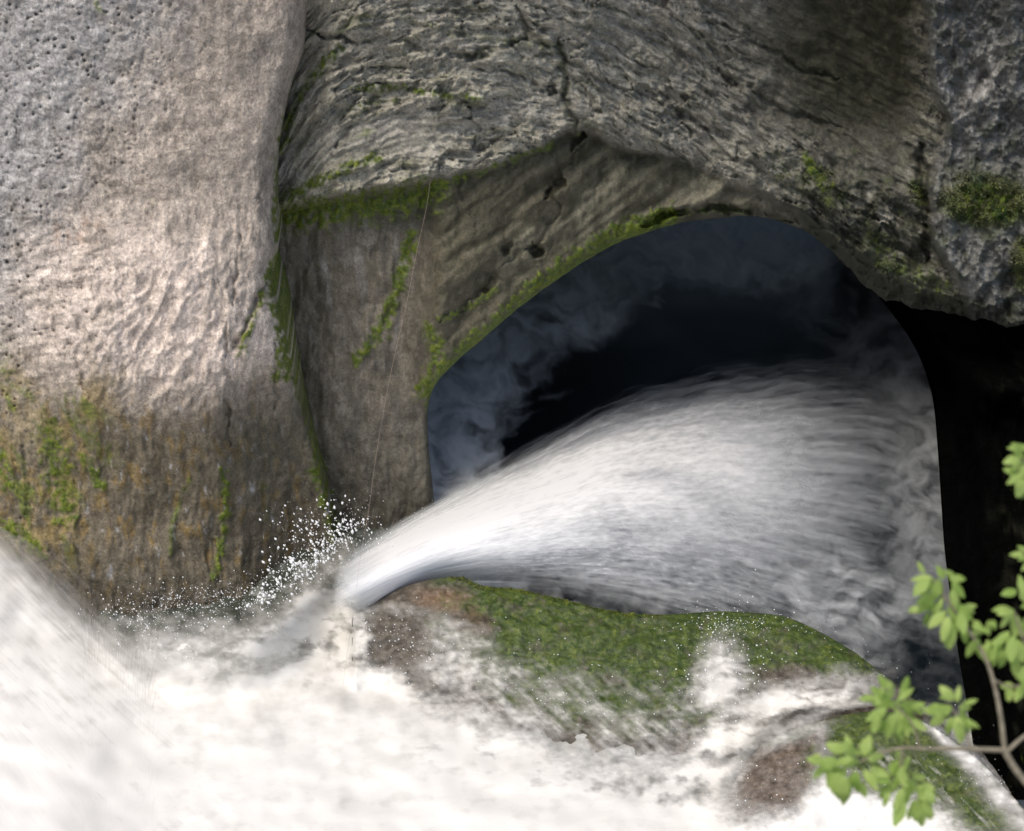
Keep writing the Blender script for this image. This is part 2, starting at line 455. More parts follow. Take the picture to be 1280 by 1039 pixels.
def cliff_fields(X, Yp):
    """distance from camera (world y), tint, moss, wet and bedding coordinates of the main cliff"""
    band = BAND_F(X)
    # warp so the edge of the fractured band is ragged
    wb = 9 * fbm(X / 30, Yp / 30, 4, 11)
    up = 1 - ss(-9, 9, Yp + wb - band)          # 1 in fractured band
    t = Yp - BED(X); s = X
    wx = 16 * fbm(X / 90, Yp / 90, 3, 21); wy = 14 * fbm(X / 90, Yp / 90, 3, 22)
    tt = t + wy; sx = s + wx
    # base shape
    Yc = 18.9 + 1.1 * ss(520, 960, X) + 0.5 * ss(960, 1300, X)
    Yc = Yc + 0.25 * ss(430, 350, X)
    Yc = Yc - (1 - ss(-560, 160, Yp)) * 1.9  # unseen overhang above the view, added to shade the cave
    smooth_rel = 0.10 * fbm(X / 120, Yp / 160, 4, 31) + 0.05 * ridged(X / 46, Yp / 90, 3, 33)
    # D slab (between band and lip): leans outward along a diagonal rib
    dr, _ = dist_line(X, Yp, [(536, 480), (540, 380), (530, 280), (522, 240)])
    rib = np.exp(-(dr / 26) ** 2) * ss(300, 420, Yp) * 0.16
    dS = ss(515, 560, X)
    Yc = Yc - 0.28 * dS * (1 - ss(900, 1100, X)) * (1 - up) - rib * (1 - up)
    # lower rock just above the lip folds
    # fractured band
    wv1 = worley(sx / 46, tt / 19, 41); wv2 = worley(sx / 19 + 4, tt / 8.5, 43)
    step = (wv1[2] - 0.5) * 0.20 + (wv2[2] - 0.5) * 0.07
    gap = ss(-.15, .35, fbm(X / 30, Yp / 24, 3, 46)); gap2 = ss(-.05, .4, fbm(X / 18, Yp / 14, 3, 146))
    cr1 = np.exp(-((wv1[1] - wv1[0]) / 0.055) ** 2) * gap; cr2 = np.exp(-((wv2[1] - wv2[0]) / 0.08) ** 2) * gap2
    strong = np.clip(0.75 + 0.9 * fbm(X / 110, Yp / 80, 2, 47), 0.15, 1.2)
    rough = fbm(sx / 36, tt / 20, 6, 147, .66) ; rid = ridged(sx / 66 + .8 * rough, tt / 22 + .5 * rough, 5, 148, .55)
    beds = ridged(sx / 150, tt / 16, 4, 45)
    rel_up = -0.42 + strong * (step * 0.75 + 0.075 * cr1 * (0.4 + wv1[2]) + 0.03 * cr2 + .22 * rough - .12 * (rid - .5)) - 0.07 * (beds - 0.6) + 0.22 * fbm(X / 130, Yp / 100, 3, 48) + 0.05 * fbm(sx / 12, tt / 7, 3, 49)
    # smooth lens in the middle of the band
    lens = blob(X, Yp, 480, 172, 120, 30, -6) * 0.7
    rel_up = lerp(rel_up, -0.42 + 0.04 * fbm(sx / 40, tt / 12, 4, 50), lens)
    # smooth dark hollow, upper right
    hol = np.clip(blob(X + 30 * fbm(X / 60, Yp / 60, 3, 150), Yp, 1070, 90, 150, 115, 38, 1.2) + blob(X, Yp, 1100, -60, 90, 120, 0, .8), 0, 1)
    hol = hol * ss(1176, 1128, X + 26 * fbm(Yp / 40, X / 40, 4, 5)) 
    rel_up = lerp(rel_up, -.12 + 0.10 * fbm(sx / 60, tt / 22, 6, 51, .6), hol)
    # right buttress
    be = np.interp(Yp, [-300, 0, 60, 120, 150, 190, 230, 300, 350, 400], [1150, 1158, 1162, 1170, 1188, 1172, 1162, 1166, 1196, 1214])
    but = ss(-7, 7, X - be + 6 * fbm(Yp / 16, X / 16, 3, 6))
    wv3 = worley(X / 26 + 5 + fbm(X / 40, Yp / 40, 2, 61), Yp / 34 + fbm(X / 40, Yp / 40, 2, 62), 63)
    rel_but = -0.85 + 0.08 * (wv3[2] - .5) + 0.42 * fbm(X / 52, Yp / 70, 6, 64, .6) - .22 * (ridged((X + .5 * Yp) / 40, (Yp - .8 * X) / 70, 5, 65, .6) - .5) + 0.28 * ss(120, 190, Yp) * (1 - ss(190, 240, Yp))
    rel_up = lerp(rel_up, rel_but, but)
    up = np.maximum(up, but * (1 - ss(0, 1, Yp - 800)))
    Y = Yc + lerp(smooth_rel, rel_up, up)
    # pockets near the lip on the right
    pr = blob(X, Yp, 1060, 270, 120, 70, 30)
    Y = Y + pr * 0.16 * fbm(X / 24, Yp / 20, 4, 71)
    # cracks
    ck = np.zeros(X.shape)
    for pts, wdt, dp, sd_ in [([(664, 300), (672, 312), (668, 322)], 6, .25, 97), ([(700, 222), (692, 236), (684, 244)], 6, .28, 98), ([(726, 166), (716, 190)], 5, .22, 99),
                              ([(640, 300), (630, 318)], 4, .14, 297), ([(604, 366), (616, 350), (628, 346)], 6, .14, 298),
                              ([(702, 50), (706, 100), (712, 140), (724, 165)], 4, .20, 80),
                              ([(645, 10), (660, 40), (700, 62), (730, 60)], 4, .16, 81),
                              ([(735, 170), (715, 200), (690, 235), (700, 260), (676, 300), (664, 312)], 2.2, .07, 82),
                              ([(664, 312), (640, 318), (612, 355), (585, 380), (545, 402)], 2.2, .07, 83),
                              ([(760, 200), (745, 240), (730, 270)], 2, .04, 84),
                              ([(440, 150), (424, 178), (426, 190)], 3, .12, 85),
                              ([(390, 40), (440, 55), (490, 50), (520, 62), (600, 68), (660, 46)], 3.5, .18, 86),
                              ([(600, 88), (640, 92), (700, 118)], 3, .15, 87),
                              ([(880, 20), (960, 60), (1010, 90), (1050, 100)], 3, .13, 88),
                              ([(900, 90), (980, 140), (1050, 160)], 4, .16, 89),
                              ([(830, 130), (900, 165), (960, 200)], 4, .16, 90),
                              ([(1150, 180), (1160, 260), (1156, 330)], 8, .35, 91),
                              ([(1240, 40), (1230, 90), (1212, 130)], 5, .18, 92),
                              ([(1262, 300), (1256, 350), (1262, 390)], 6, .25, 93),
                              ([(800, 284), (845, 266), (890, 259), (940, 262), (990, 280)], 5, .42, 94),
                              ([(395, 330), (405, 370), (396, 400)], 5, .05, 95),
                              ([(512, 300), (498, 350), (478, 410)], 5, .06, 96)]:
        c = crack(X, Yp, pts, wdt, 11, sd_) * np.clip(.6 + .8 * fbm(X / 34, Yp / 34, 3, sd_ + 500), .1, 1)
        Y = Y + c * dp; ck = np.maximum(ck, c * min(1, dp * 4))
    # smooth lower face has fine vertical fluting
    low = (1 - up)
    dd_ = ss(525, 550, X)
    Y = Y + low * (1 - dd_) * (0.035 * fbm(X / 11, Yp / 60, 4, 75) + .05 * fbm((X + .3 * Yp) / 26, Yp / 60, 4, 77)) + low * dd_ * (.17 * fbm((X * .8 - Yp * .6) / 260, (X * .6 + Yp * .8) / 46, 3, 78) - .10 * (ridged((X * .8 - Yp * .6) / 320, (X * .6 + Yp * .8) / 60, 2, 178) - .5) + .022 * fbm((X * .8 - Yp * .6) / 30, (X * .6 + Yp * .8) / 12, 5, 79, .6))
    # tints
    tint = np.broadcast_to(C(.19, .17, .135), X.shape + (3,)).copy()
    n = fbm(X / 60, Yp / 60, 4, 101); n2 = fbm(X / 18, Yp / 26, 4, 102)
    tint = paint(tint, ss(-.3, .5, n) * .6, C(.115, .105, .08))
    tint = paint(tint, ss(.0, .5, n2) * .5, C(.22, .205, .18))
    D = dS * ss(1000, 850, X) * (1 - up)
    tint = paint(tint, D * .9, C(.088, .082, .050))
    tint = paint(tint, D * ss(-.1, .4, n2) * .45, C(.15, .13, .09))
    jn = np.exp(-((Yp - band) / 26) ** 2) * D + blob(X, Yp, 770, 205, 60, 34, 0)
    tint = paint(tint, np.clip(jn, 0, 1) * .75, C(.04, .042, .024))
    tint = paint(tint, D * ss(.0, .4, fbm((X * .8 - Yp * .6) / 200, (X * .6 + Yp * .8) / 30, 3, 108)) * .55, C(.05, .048, .028))
    lpale, _ = dist_line(X, Yp, [(800, 272), (850, 252), (900, 246), (950, 256), (995, 276)])
    tint = paint(tint, np.exp(-(lpale / 8) ** 2) * .8, C(.22, .20, .14))
    tint = paint(tint, (1 - D) * ss(.05, .5, fbm(X / 30, Yp / 70, 4, 106)) * .7, C(.085, .08, .068))
    tint = paint(tint, (1 - D) * ss(.1, .5, fbm(X / 22, Yp / 60, 4, 107)) * ss(470, 400, Yp) * .6, C(.30, .285, .27))
    pale = blob(X, Yp, 745, 250, 60, 34, -58) + blob(X, Yp, 880, 236, 85, 22, 4) + blob(X, Yp, 660, 310, 60, 24, -42)
    tint = paint(tint, np.clip(pale, 0, 1) * (1 - up) * ss(-.5, .2, n2) * .8, C(.23, .215, .15))
    # fractured band: grey limestone with dark joints
    tup = np.broadcast_to(C(.37, .355, .295), X.shape + (3,)).copy()
    tup = paint(tup, ss(-.25, .35, n) * .45, C(.44, .41, .36))
    tup = paint(tup, np.clip(cr1 * .32 * strong + cr2 * .2 + ss(.45, .2, rid) * .25 * strong, 0, 1), C(.085, .09, .06))
    tup = paint(tup, ss(.1, .55, fbm(sx / 70, tt / 14, 4, 103)) * .75, C(.10, .105, .062))
    tup = paint(tup, lens * .5, C(.30, .285, .26))
    tup = paint(tup, ss(740, 1100, X) * ss(-.5, .3, n2 + n) * .72, C(.105, .105, .078))
    tup = paint(tup, ss(60, -40, band - Yp - 40) * ss(.0, .4, n2) * .35, C(.13, .13, .08))
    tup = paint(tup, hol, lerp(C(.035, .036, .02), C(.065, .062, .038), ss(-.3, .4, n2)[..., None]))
    bt = paint(np.broadcast_to(C(.17, .172, .16), X.shape + (3,)).copy(), ss(-.1, .3, fbm(X / 26, Yp / 30, 4, 104)) * .7, C(.30, .30, .285))
    bt = paint(bt, ss(.0, .35, fbm(X / 22, Yp / 22, 4, 105)) * .7, C(.07, .085, .055))
    bt = paint(bt, blob(X, Yp, 1232, 250, 62, 42, 8) * .8, C(.075, .09, .04))
    bt = paint(bt, blob(X, Yp, 1225, 105, 16, 52, 30) * .7, C(.55, .53, .50))  # diagonal highlight painted into the buttress colour
    tup = paint(tup, but, np.zeros(3)) + bt * but[..., None]
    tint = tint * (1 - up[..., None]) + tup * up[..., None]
    tint = paint(tint, ck * .65, C(.045, .05, .03))
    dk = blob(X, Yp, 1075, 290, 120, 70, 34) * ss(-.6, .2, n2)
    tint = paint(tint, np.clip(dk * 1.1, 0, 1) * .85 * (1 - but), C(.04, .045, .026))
    # wet dark base of the wall by the water
    wb2 = ss(520, 640, Yp) * (1 - up)
    tint = paint(tint, wb2 * .55, C(.075, .07, .05))
    tint = paint(tint, blob(X, Yp, 500, 262, 60, 28, 0) * .7, C(.05, .055, .035))
    tint = tint * (lerp(.88, .95 - .12 * ss(620, 1000, X), up) * (1 - .12 * D))[..., None]
    moss = strokes(X, Yp, MOSS_STROKES_CLIFF, 201)
    moss = np.maximum(moss, up * .52 * ss(.05, .5, fbm(sx / 60, tt / 12, 4, 211) + .2 * cr1) * ss(1000, 400, X))
    moss = np.maximum(moss, but * .8 * blob(X, Yp, 1235, 255, 60, 32, 0) + but * .8 * blob(X, Yp, 1278, 330, 14, 36))
    moss = np.maximum(moss, .5 * blob(X, Yp, 1090, 240, 130, 70, 25) * ss(.1, .5, n2))
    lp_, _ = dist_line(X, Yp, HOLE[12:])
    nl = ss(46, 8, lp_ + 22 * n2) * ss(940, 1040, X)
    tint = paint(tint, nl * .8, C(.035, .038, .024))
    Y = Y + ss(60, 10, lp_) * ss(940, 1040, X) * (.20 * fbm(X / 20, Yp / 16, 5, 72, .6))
    wet = np.clip(.25 + .5 * (1 - up), 0, 1)
    dq = ss(532, 542, X + 8 * fbm(Yp / 30, X / 30, 2, 76))
    fx = lerp(X / 16, (X * .8 - Yp * .6) / 60, dq); fy = lerp(Yp / 70, (X * .6 + Yp * .8) / 26, dq)
    flow = np.stack([lerp(fx, sx / 26, up), lerp(fy, tt / 13, up), np.zeros(X.shape)], -1)
    Y = Y - 0.04 * np.clip(moss, 0, 1)
    return Y, tint, moss, wet, flow

def pillar_fields(X, Yp):
    edge = PILLAR_EDGE(Yp)
    d = edge - X
    Y = 17.5 + 0.9 * ((X - 130) / 330) ** 2
    Y = Y - 0.25 * blob(X, Yp, 210, 430, 170, 150)
    Y = Y + 0.10 * ss(470, 640, Yp) - .25 * ss(640, 780, Yp)
    Y = Y - (1 - ss(-500, 100, Yp)) * .5
    merge = ss(420, 620, Yp)
    # blend the right side of the lower pillar to the wall behind
    Yw = 18.6
    Y = lerp(Y, np.minimum(Yw, Y + 1.0), merge * ss(140, 0, d))
    r = lerp(26, 6, merge)
    Y = Y + lerp(0.55, 0.02, merge) * (1 - np.sqrt(np.clip(1 - np.clip(1 - d / r, 0, 1) ** 2, 0, 1)))
    wx = 10 * fbm(X / 70, Yp / 70, 3, 301); wy = 10 * fbm(X / 70, Yp / 70, 3, 302)
    a, b = X + wx, Yp + wy
    low = ss(430, 560, Yp + 30 * fbm(X / 60, Yp / 90, 2, 303))
    right = ss(170, 60, d)
    Y = Y + 0.10 * fbm(a / 110, b / 130, 4, 304)
    # pits at the upper left
    pf = worley(a / 9.5, b / 9.5, 305)
    pf2 = worley(a / 5.5 + 3, b / 6.5, 325)
    pm = ss(-.1, .35, fbm(a / 30, b / 30, 3, 326))
    pits = np.exp(-(pf[0] / (.08 + .11 * pf[2])) ** 2) * (pf[2] > .80) * ss(-.3, .2, fbm(a / 40, b / 40, 2, 328)) + .7 * np.exp(-(pf2[0] / .24) ** 2) * (pf2[2] > .6) * pm
    pz = ss(330, 120, X + .3 * Yp) * .9 + .22
    Y = Y + 0.055 * pits * pz + .045 * pz * fbm(a / 20, b / 16, 6, 327, .7)
    Y = Y + 0.018 * fbm(a / 16, b / 20, 5, 306, .65)
    # vertical fluting near the right edge and along the foot
    fl = .7 * fbm(a / 24, b / 110, 5, 307, .6) + .5 * fbm(a / 9, b / 70, 3, 357) * ss(-.1, .4, fbm(X / 60, Yp / 60, 2, 358))
    Y = Y + 0.075 * fl * np.clip(right * ss(180, 300, Yp) + low, 0, 1)
    # flame like scallops in the bright middle
    sc = blob(X, Yp, 200, 420, 150, 110)
    rc = ridged((a + .55 * b) / 34, (b - .4 * a) / 60, 4, 308)
    Y = Y - 0.10 * sc * (rc - .5)
    dg = ridged((a - .7 * b) / 120, (b + .35 * a) / 30, 3, 318)
    Y = Y - 0.07 * ss(230, 60, X) * ss(240, 330, Yp) * (1 - low) * (dg - .5)
    ck = np.zeros(X.shape)
    for pts, wdt, dp, sd_ in [([(334, 352), (316, 392), (296, 428), (284, 445)], 4, .20, 310),
                              ([(283, 400), (282, 440), (284, 500), (286, 560)], 3, .14, 311),
                              ([(300, 290), (298, 330), (290, 380)], 2.5, .08, 312),
                              ([(340, 200), (330, 230), (320, 262)], 2.5, .07, 313),
                              ([(344, 430), (345, 470), (344, 510)], 3, .10, 314),
                              ([(55, 220), (90, 200), (125, 185)], 2.2, .05, 315),
                              ([(55, 345), (62, 375), (100, 400)], 3, .08, 317),
                              ([(165, 110), (178, 80), (182, 60)], 4, .08, 319),
                              ([(75, 395), (60, 380), (95, 445), (110, 500)], 3, .10, 320)]:
        c = crack(X, Yp, pts, wdt * .8, 9, sd_) * np.clip(.5 + .9 * fbm(X / 30, Yp / 30, 3, sd_ + 50), .05, 1) * (.4 if X.shape and pts[0][0] < 240 else .85); Y = Y + c * dp; ck = np.maximum(ck, c)
    tint = np.broadcast_to(C(.47, .405, .345), X.shape + (3,)).copy()
    n = fbm(X / 50, Yp / 50, 4, 331); n2 = fbm(X / 11, Yp / 18, 4, 332)
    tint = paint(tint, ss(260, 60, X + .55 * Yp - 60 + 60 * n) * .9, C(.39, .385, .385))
    tint = paint(tint, blob(X + 20 * n, Yp + 20 * n, 205, 400, 180, 120, 20) * .85, C(.72, .62, .55))  # sunlit pinkish patch painted into the tint
    tint = paint(tint, blob(X, Yp, 310, 270, 40, 140, 0) * .5, C(.46, .40, .345))
    tint = paint(tint, ss(.05, .4, n) * .4, C(.27, .24, .20))
    tint = paint(tint, blob(X, Yp, 95, 290, 40, 26) * ss(-.1, .3, n2) * .5, C(.36, .24, .17))
    tint = paint(tint, pits * pz * .55, C(.10, .09, .075))
    tint = paint(tint, blob(X, Yp, 70, 200, 110, 90) * ss(.0, .4, fbm(a / 8, b / 8, 3, 336)) * .4, C(.14, .13, .12))
    # algae and wet stains at the foot
    tint = paint(tint, low * .88, C(.13, .11, .072))
    tint = paint(tint, low * ss(.05, .35, fbm(a / 13, b / 34, 5, 333, .6)) * .8, C(.22, .15, .055))
    tint = paint(tint, low * ss(.25, .5, fbm(a / 9, b / 26, 5, 334, .6)) * ss(40, 140, X) * .85, C(.44, .43, .43))
    tint = paint(tint, low * ss(.05, .45, -fbm(a / 16, b / 50, 5, 335, .6)) * .6, C(.05, .045, .028))
    tint = paint(tint, low * ss(240, 340, X) * (1 - ss(560, 620, Yp)) * .7, C(.125, .115, .085))
    ll = ss(170, 90, X + .25 * (Yp - 560)) * ss(430, 520, Yp + 30 * n)
    tint = paint(tint, ll * ss(-.2, .35, n2 + n) * .75, C(.27, .205, .09))
    tint = paint(tint, blob(X, Yp, 30, 530, 24, 40) * .5, C(.42, .36, .26))
    tint = paint(tint, ck * .6, C(.06, .055, .04))
    tint = paint(tint, ss(660, 740, Yp) * .5, C(.06, .055, .04))
    moss = strokes(X, Yp, MOSS_STROKES_PILLAR, 341)
    moss = np.maximum(moss, ll * .62 * ss(-.05, .35, fbm((X - .6 * Yp) / 26, (Yp + .4 * X) / 60, 4, 342)))
    wet = np.clip(.1 + low * .7, 0, 1)
    vs = np.clip(right + low, 0, 1)
    flow = np.stack([a / 11, b / 24, np.zeros(X.shape)], -1)
    return Y - .04 * np.clip(moss, 0, 1), tint, moss, wet, flow

MOSS_SAMPLES = {}
def moss_tufts(parent, V, moss, n, size, name='moss', mat=None, up_bias=.5, thr=.72):
    v = V.reshape(-1, 3); m = moss.ravel()
    idx = np.where(m + .25 * fbm(v[:, 0] * 5, v[:, 2] * 5, 3, 91) > thr)[0]
    if len(idx) == 0: return
    pk = rng.choice(idx, size=min(n, len(idx) * 3), replace=True)
    c = v[pk] + rng.normal(0, .006, (len(pk), 3))
    dirv = rng.normal(0, 1, (len(pk), 3)) + np.array([0, -1.2, up_bias]); dirv /= np.linalg.norm(dirv, axis=1)[:, None]
    side = np.cross(dirv, rng.normal(0, 1, (len(pk), 3))); side /= np.linalg.norm(side, axis=1)[:, None]
    L = (size * (0.5 + rng.random(len(pk))))[:, None]
    a = c - side * L * .22; b = c + side * L * .22; t = c + dirv * L
    VV = np.stack([a, b, t], 1).reshape(-1, 3)
    F = np.arange(len(VV)).reshape(-1, 3)
    o = make_mesh(name, VV, F, mat or M_moss, parent=parent, smooth=False)
    o['kind'] = 'stuff'
    return o

def outline_d(X, Y, pts):
    return dist_line(X, Y, pts)

# ---- main cliff with the cave mouth
xs = axis(300, 1750, 336, 1300, 1.75, 16)
ys = axis(-620, 800, -12, 660, 1.75, 16)
X, Yp = np.meshgrid(xs, ys)
d, _ = dist_line(X, Yp, HOLE_S)
ins = inside(X, Yp, HOLE_POLY)
sdv = np.where(ins, -d, d)
# snap the vertices nearest the lip onto it
gx = np.gradient(sdv, axis=1) / np.gradient(X, axis=1); gy = np.gradient(sdv, axis=0) / np.gradient(Yp, axis=0)
near = np.abs(sdv) < 1.25
X = np.where(near, X - sdv * gx, X); Yp = np.where(near, Yp - sdv * gy, Yp)
keep = (sdv > -1.25)
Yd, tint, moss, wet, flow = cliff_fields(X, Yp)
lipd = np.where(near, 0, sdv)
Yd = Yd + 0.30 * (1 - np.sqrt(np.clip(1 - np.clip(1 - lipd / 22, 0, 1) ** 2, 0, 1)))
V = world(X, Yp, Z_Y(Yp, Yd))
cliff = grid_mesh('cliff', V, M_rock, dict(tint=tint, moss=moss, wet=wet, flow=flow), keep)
tag(cliff, 'grey fractured limestone cliff above the dark cave mouth', kind='structure')
mk = np.where(keep & (lipd > 3), moss, 0)
moss_tufts(cliff, V, mk, 26000, .014, mat=M_moss_bright)
gm = blob(X, Yp, 1232, 250, 62, 36, 8) * ss(-.5, .1, fbm(X / 14, Yp / 14, 3, 901)) + blob(X, Yp, 1276, 330, 16, 38)
gm = gm * (X > 1168)
cg = moss_tufts(None, V, gm, 12000, .032, 'grass', M_grass, .9, .4)
tag(cg, 'patch of short green grass on the rock ledge at the upper right', kind='stuff')
fm = blob(X, Yp, 1022, 222, 24, 20) + blob(X, Yp, 1146, 240, 14, 22) + .9 * blob(X, Yp, 975, 215, 14, 10) + .8 * blob(X, Yp, 1110, 330, 16, 12)
cw = moss_tufts(None, V, fm * ss(-.3, .2, fbm(X / 10, Yp / 10, 3, 903)), 2200, .03, 'creeping_weeds', M_grass, .1, .5)
tag(cw, 'small green weeds growing in the rock crevices above the cave', kind='stuff')

# ---- cave walls and roof: run back from the lip
LP = HOLE_S
yl, tl, ml, wl, fl_ = cliff_fields(LP[:, 0][None], LP[:, 1][None])
yl = (yl + .30)[0]
base = world(LP[:, 0], LP[:, 1], Z_Y(LP[:, 1], yl))
cen = np.array([1.6, 0, 0.6])
depth = np.concatenate([[0, .04, .1, .2, .35], np.linspace(.6, 11, 36)])
rows = []
for k, dd in enumerate(depth):
    p = base.copy()
    out = base - cen; out[:, 1] = 0
    out /= (np.linalg.norm(out, axis=1)[:, None] + 1e-6)
    fl = .35 * (1 - math.exp(-dd * 1.4)) + .10 * dd
    p = p + out * fl; p[:, 1] += dd
    u = np.arange(len(p)) / 8.0
    rr = .0 if k == 0 else min(1, dd * 2)
    dsp = .35 * fbm(u * .5, np.full(len(p), dd * .6), 4, 401) * rr
    p = p - out * dsp[:, None]
    rows.append(p)
rows = np.array(rows)
# close the back
cap = rows[-1].mean(0)
for f in (.3, .6, .9, 1.0):
    rows = np.concatenate([rows, (rows[len(depth) - 1] * (1 - f) + cap * f + np.array([0, 1.2 * f, 0]))[None]])
sh = rows.shape[:2]
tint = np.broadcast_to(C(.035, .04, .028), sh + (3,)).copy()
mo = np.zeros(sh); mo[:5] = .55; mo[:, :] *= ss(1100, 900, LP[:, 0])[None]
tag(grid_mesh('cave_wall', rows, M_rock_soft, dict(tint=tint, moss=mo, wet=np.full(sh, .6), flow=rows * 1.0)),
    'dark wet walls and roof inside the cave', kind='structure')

# ---- rock wall on the right side of the pool, deep shade painted near-black
BE = np.array(smooth_poly([(1036, 300), (1068, 335), (1100, 372), (1132, 415), (1153, 455), (1166, 500), (1172, 560), (1176, 620), (1181, 690), (1190, 760), (1200, 830), (1212, 900), (1225, 1000)], 8))
tt_ = np.concatenate([np.linspace(0, 120, 60), np.linspace(130, 700, 40)])
PX = BE[:, 0][:, None] + tt_[None] ; PY = np.repeat(BE[:, 1][:, None], len(tt_), 1)
zb_ = .03 + (.5 + 2.6 * ss(560, 380, PY)) * ss(0, 70, tt_)[None] + 1.3 * ss(30, 400, tt_)[None] + .30 * fbm(PX / 60, PY / 70, 5, 411) * ss(0, 30, tt_)[None]
zb_ = np.where(PY < 460, np.minimum(zb_, 4.2), zb_)
Yq = Z_height(PY, zb_) * (CP + SP * (519.5 - PY) * K)
Yq = lerp(np.maximum(Yq, 21.0 + .2 * fbm(PX / 60, PY / 70, 5, 411)), Yq, ss(425, 500, PY))
Vf = world(PX, PY, Z_Y(PY, Yq))
back = Vf[:, :1, :] + np.array([1, 0, 0]) * np.array([.3, .15, 0.05])[None, :, None] + np.array([0, 0, -1]) * np.array([.8, .3, .08])[None, :, None]
Vf = np.concatenate([back, Vf], 1)
sh = Vf.shape[:2]
PXf = np.concatenate([PX[:, :1]] * 3 + [PX], 1); PYf = np.concatenate([PY[:, :1]] * 3 + [PY], 1)
tint = np.broadcast_to(C(.0018, .002, .0018), sh + (3,)).copy()  # deep shade of the overhang put into a near-black tint
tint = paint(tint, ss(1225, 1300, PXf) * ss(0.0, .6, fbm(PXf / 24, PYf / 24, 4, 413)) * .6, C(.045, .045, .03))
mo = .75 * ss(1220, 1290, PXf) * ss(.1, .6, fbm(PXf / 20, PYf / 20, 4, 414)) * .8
M_painted_shade = rock_material('rock_painted_shade', .6, spec=.0)
tag(grid_mesh('rock_wall', Vf, M_painted_shade, dict(tint=tint, moss=mo, wet=np.full(sh, .1), flow=Vf * 1.0)),
    'rock wall with deep shade painted into its colour along the right side of the cave pool', kind='structure')

# ---- left rock pillar
ys = axis(-620, 860, -12, 790, 1.75, 16)
us = np.concatenate([np.linspace(0, .30, 16, endpoint=False), np.linspace(.30, 1, 226)])
U, Yp = np.meshgrid(us, ys)
E = PILLAR_EDGE(Yp)
X = -170 + U * (E + 170)
Xw = X + np.where(U > .999, 0, 0)
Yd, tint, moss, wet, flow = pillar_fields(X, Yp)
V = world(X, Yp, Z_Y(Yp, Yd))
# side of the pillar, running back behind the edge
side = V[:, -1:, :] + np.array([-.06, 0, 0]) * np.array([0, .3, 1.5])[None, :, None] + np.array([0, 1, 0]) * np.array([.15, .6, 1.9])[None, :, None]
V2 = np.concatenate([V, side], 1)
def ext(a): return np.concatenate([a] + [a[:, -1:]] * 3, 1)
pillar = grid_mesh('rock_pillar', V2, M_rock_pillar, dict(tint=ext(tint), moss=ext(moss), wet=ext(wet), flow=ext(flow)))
tag(pillar, 'pale pitted limestone pillar with mossy edge on the left', kind='structure')
moss_tufts(pillar, V, np.where(Yp < 740, moss, 0), 16000, .014, mat=M_moss_bright)

# ------------------------------------------------------------------ boulders
def interp2(X, pts): return np.interp(X, [p[0] for p in pts], [p[1] for p in pts])
B1C = scurve([(380, 880), (428, 820), (436, 782), (450, 763), (480, 746), (510, 732), (545, 724), (578, 722), (602, 733), (645, 737), (700, 749), (760, 763), (820, 769),
              (900, 765), (960, 768), (992, 775), (1030, 793), (1070, 817), (1100, 840), (1150, 880), (1200, 920)])
B1H = scurve([(380, -.6), (425, -.4), (436, .10), (450, .38), (510, .65), (580, .72), (700, .66), (900, .58), (1000, .52), (1070, .4), (1130, .15), (1200, -.2)])
B2C = scurve([(840, 1110), (890, 1040), (915, 985), (948, 938), (990, 914), (1040, 898), (1100, 890), (1150, 900), (1192, 925), (1232, 957), (1270, 1000), (1310, 1050), (1380, 1140)])
B2H = scurve([(840, -.3), (900, .0), (950, .38), (1040, .62), (1120, .66), (1192, .55), (1270, .35), (1330, .1), (1380, -.2)])

def boulder_z(X, Yp, Cf, Hf, T, seed):
    c = Cf(X); h = Hf(X); hp = np.maximum(h, .02); t = np.clip(Yp - c, 0, 900)
    z = h - hp * ((t / (T if T > 160 else lerp(85., T, ss(430, 560, X)))) ** 1.35)
    ok = Yp >= c
    z = z + .05 * fbm(X / 46, Yp / 30, 4, seed) * ss(0, 16, t) + .022 * fbm(X / 12, Yp / 9, 3, seed + 7) * ss(0, 8, t)
    z = np.where(ok, z, -9)
    return np.maximum(z, np.where(ok, -.6, -9))

def boulder(name, x0, x1, Cf, Hf, T, tmax, seed, fields):
    xs = np.arange(x0, x1, 1.9); ts = np.concatenate([np.linspace(0, 24, 18), np.arange(26, tmax, 1.9)])
    X, Tt = np.meshgrid(xs, ts); Yp = Cf(X) + Tt
    z = boulder_z(X, Yp + 1e-6, Cf, Hf, T, seed)
    V = world(X, Yp, Z_height(Yp, z))
    tint, moss, wet = fields(X, Yp, Tt)
    c0 = V[:1]
    bk = [c0 + np.array([0, a, -b]) for a, b in ((.9, 1.7), (.62, 1.0), (.42, .55), (.26, .26), (.13, .10), (.05, .03))]
    V2 = np.concatenate(bk + [V], 0)
    def e(a): return np.concatenate([a[:1]] * len(bk) + [a], 0)
    flow = np.stack([X / 22 + Yp / 40, Yp / 16 - X / 50, 0 * X], -1)
    o = grid_mesh('stone', V2, M_rock_soft, dict(tint=e(tint), moss=e(moss), wet=e(wet), flow=e(flow)))
    o.name = name
    return o, V, moss, X, Yp

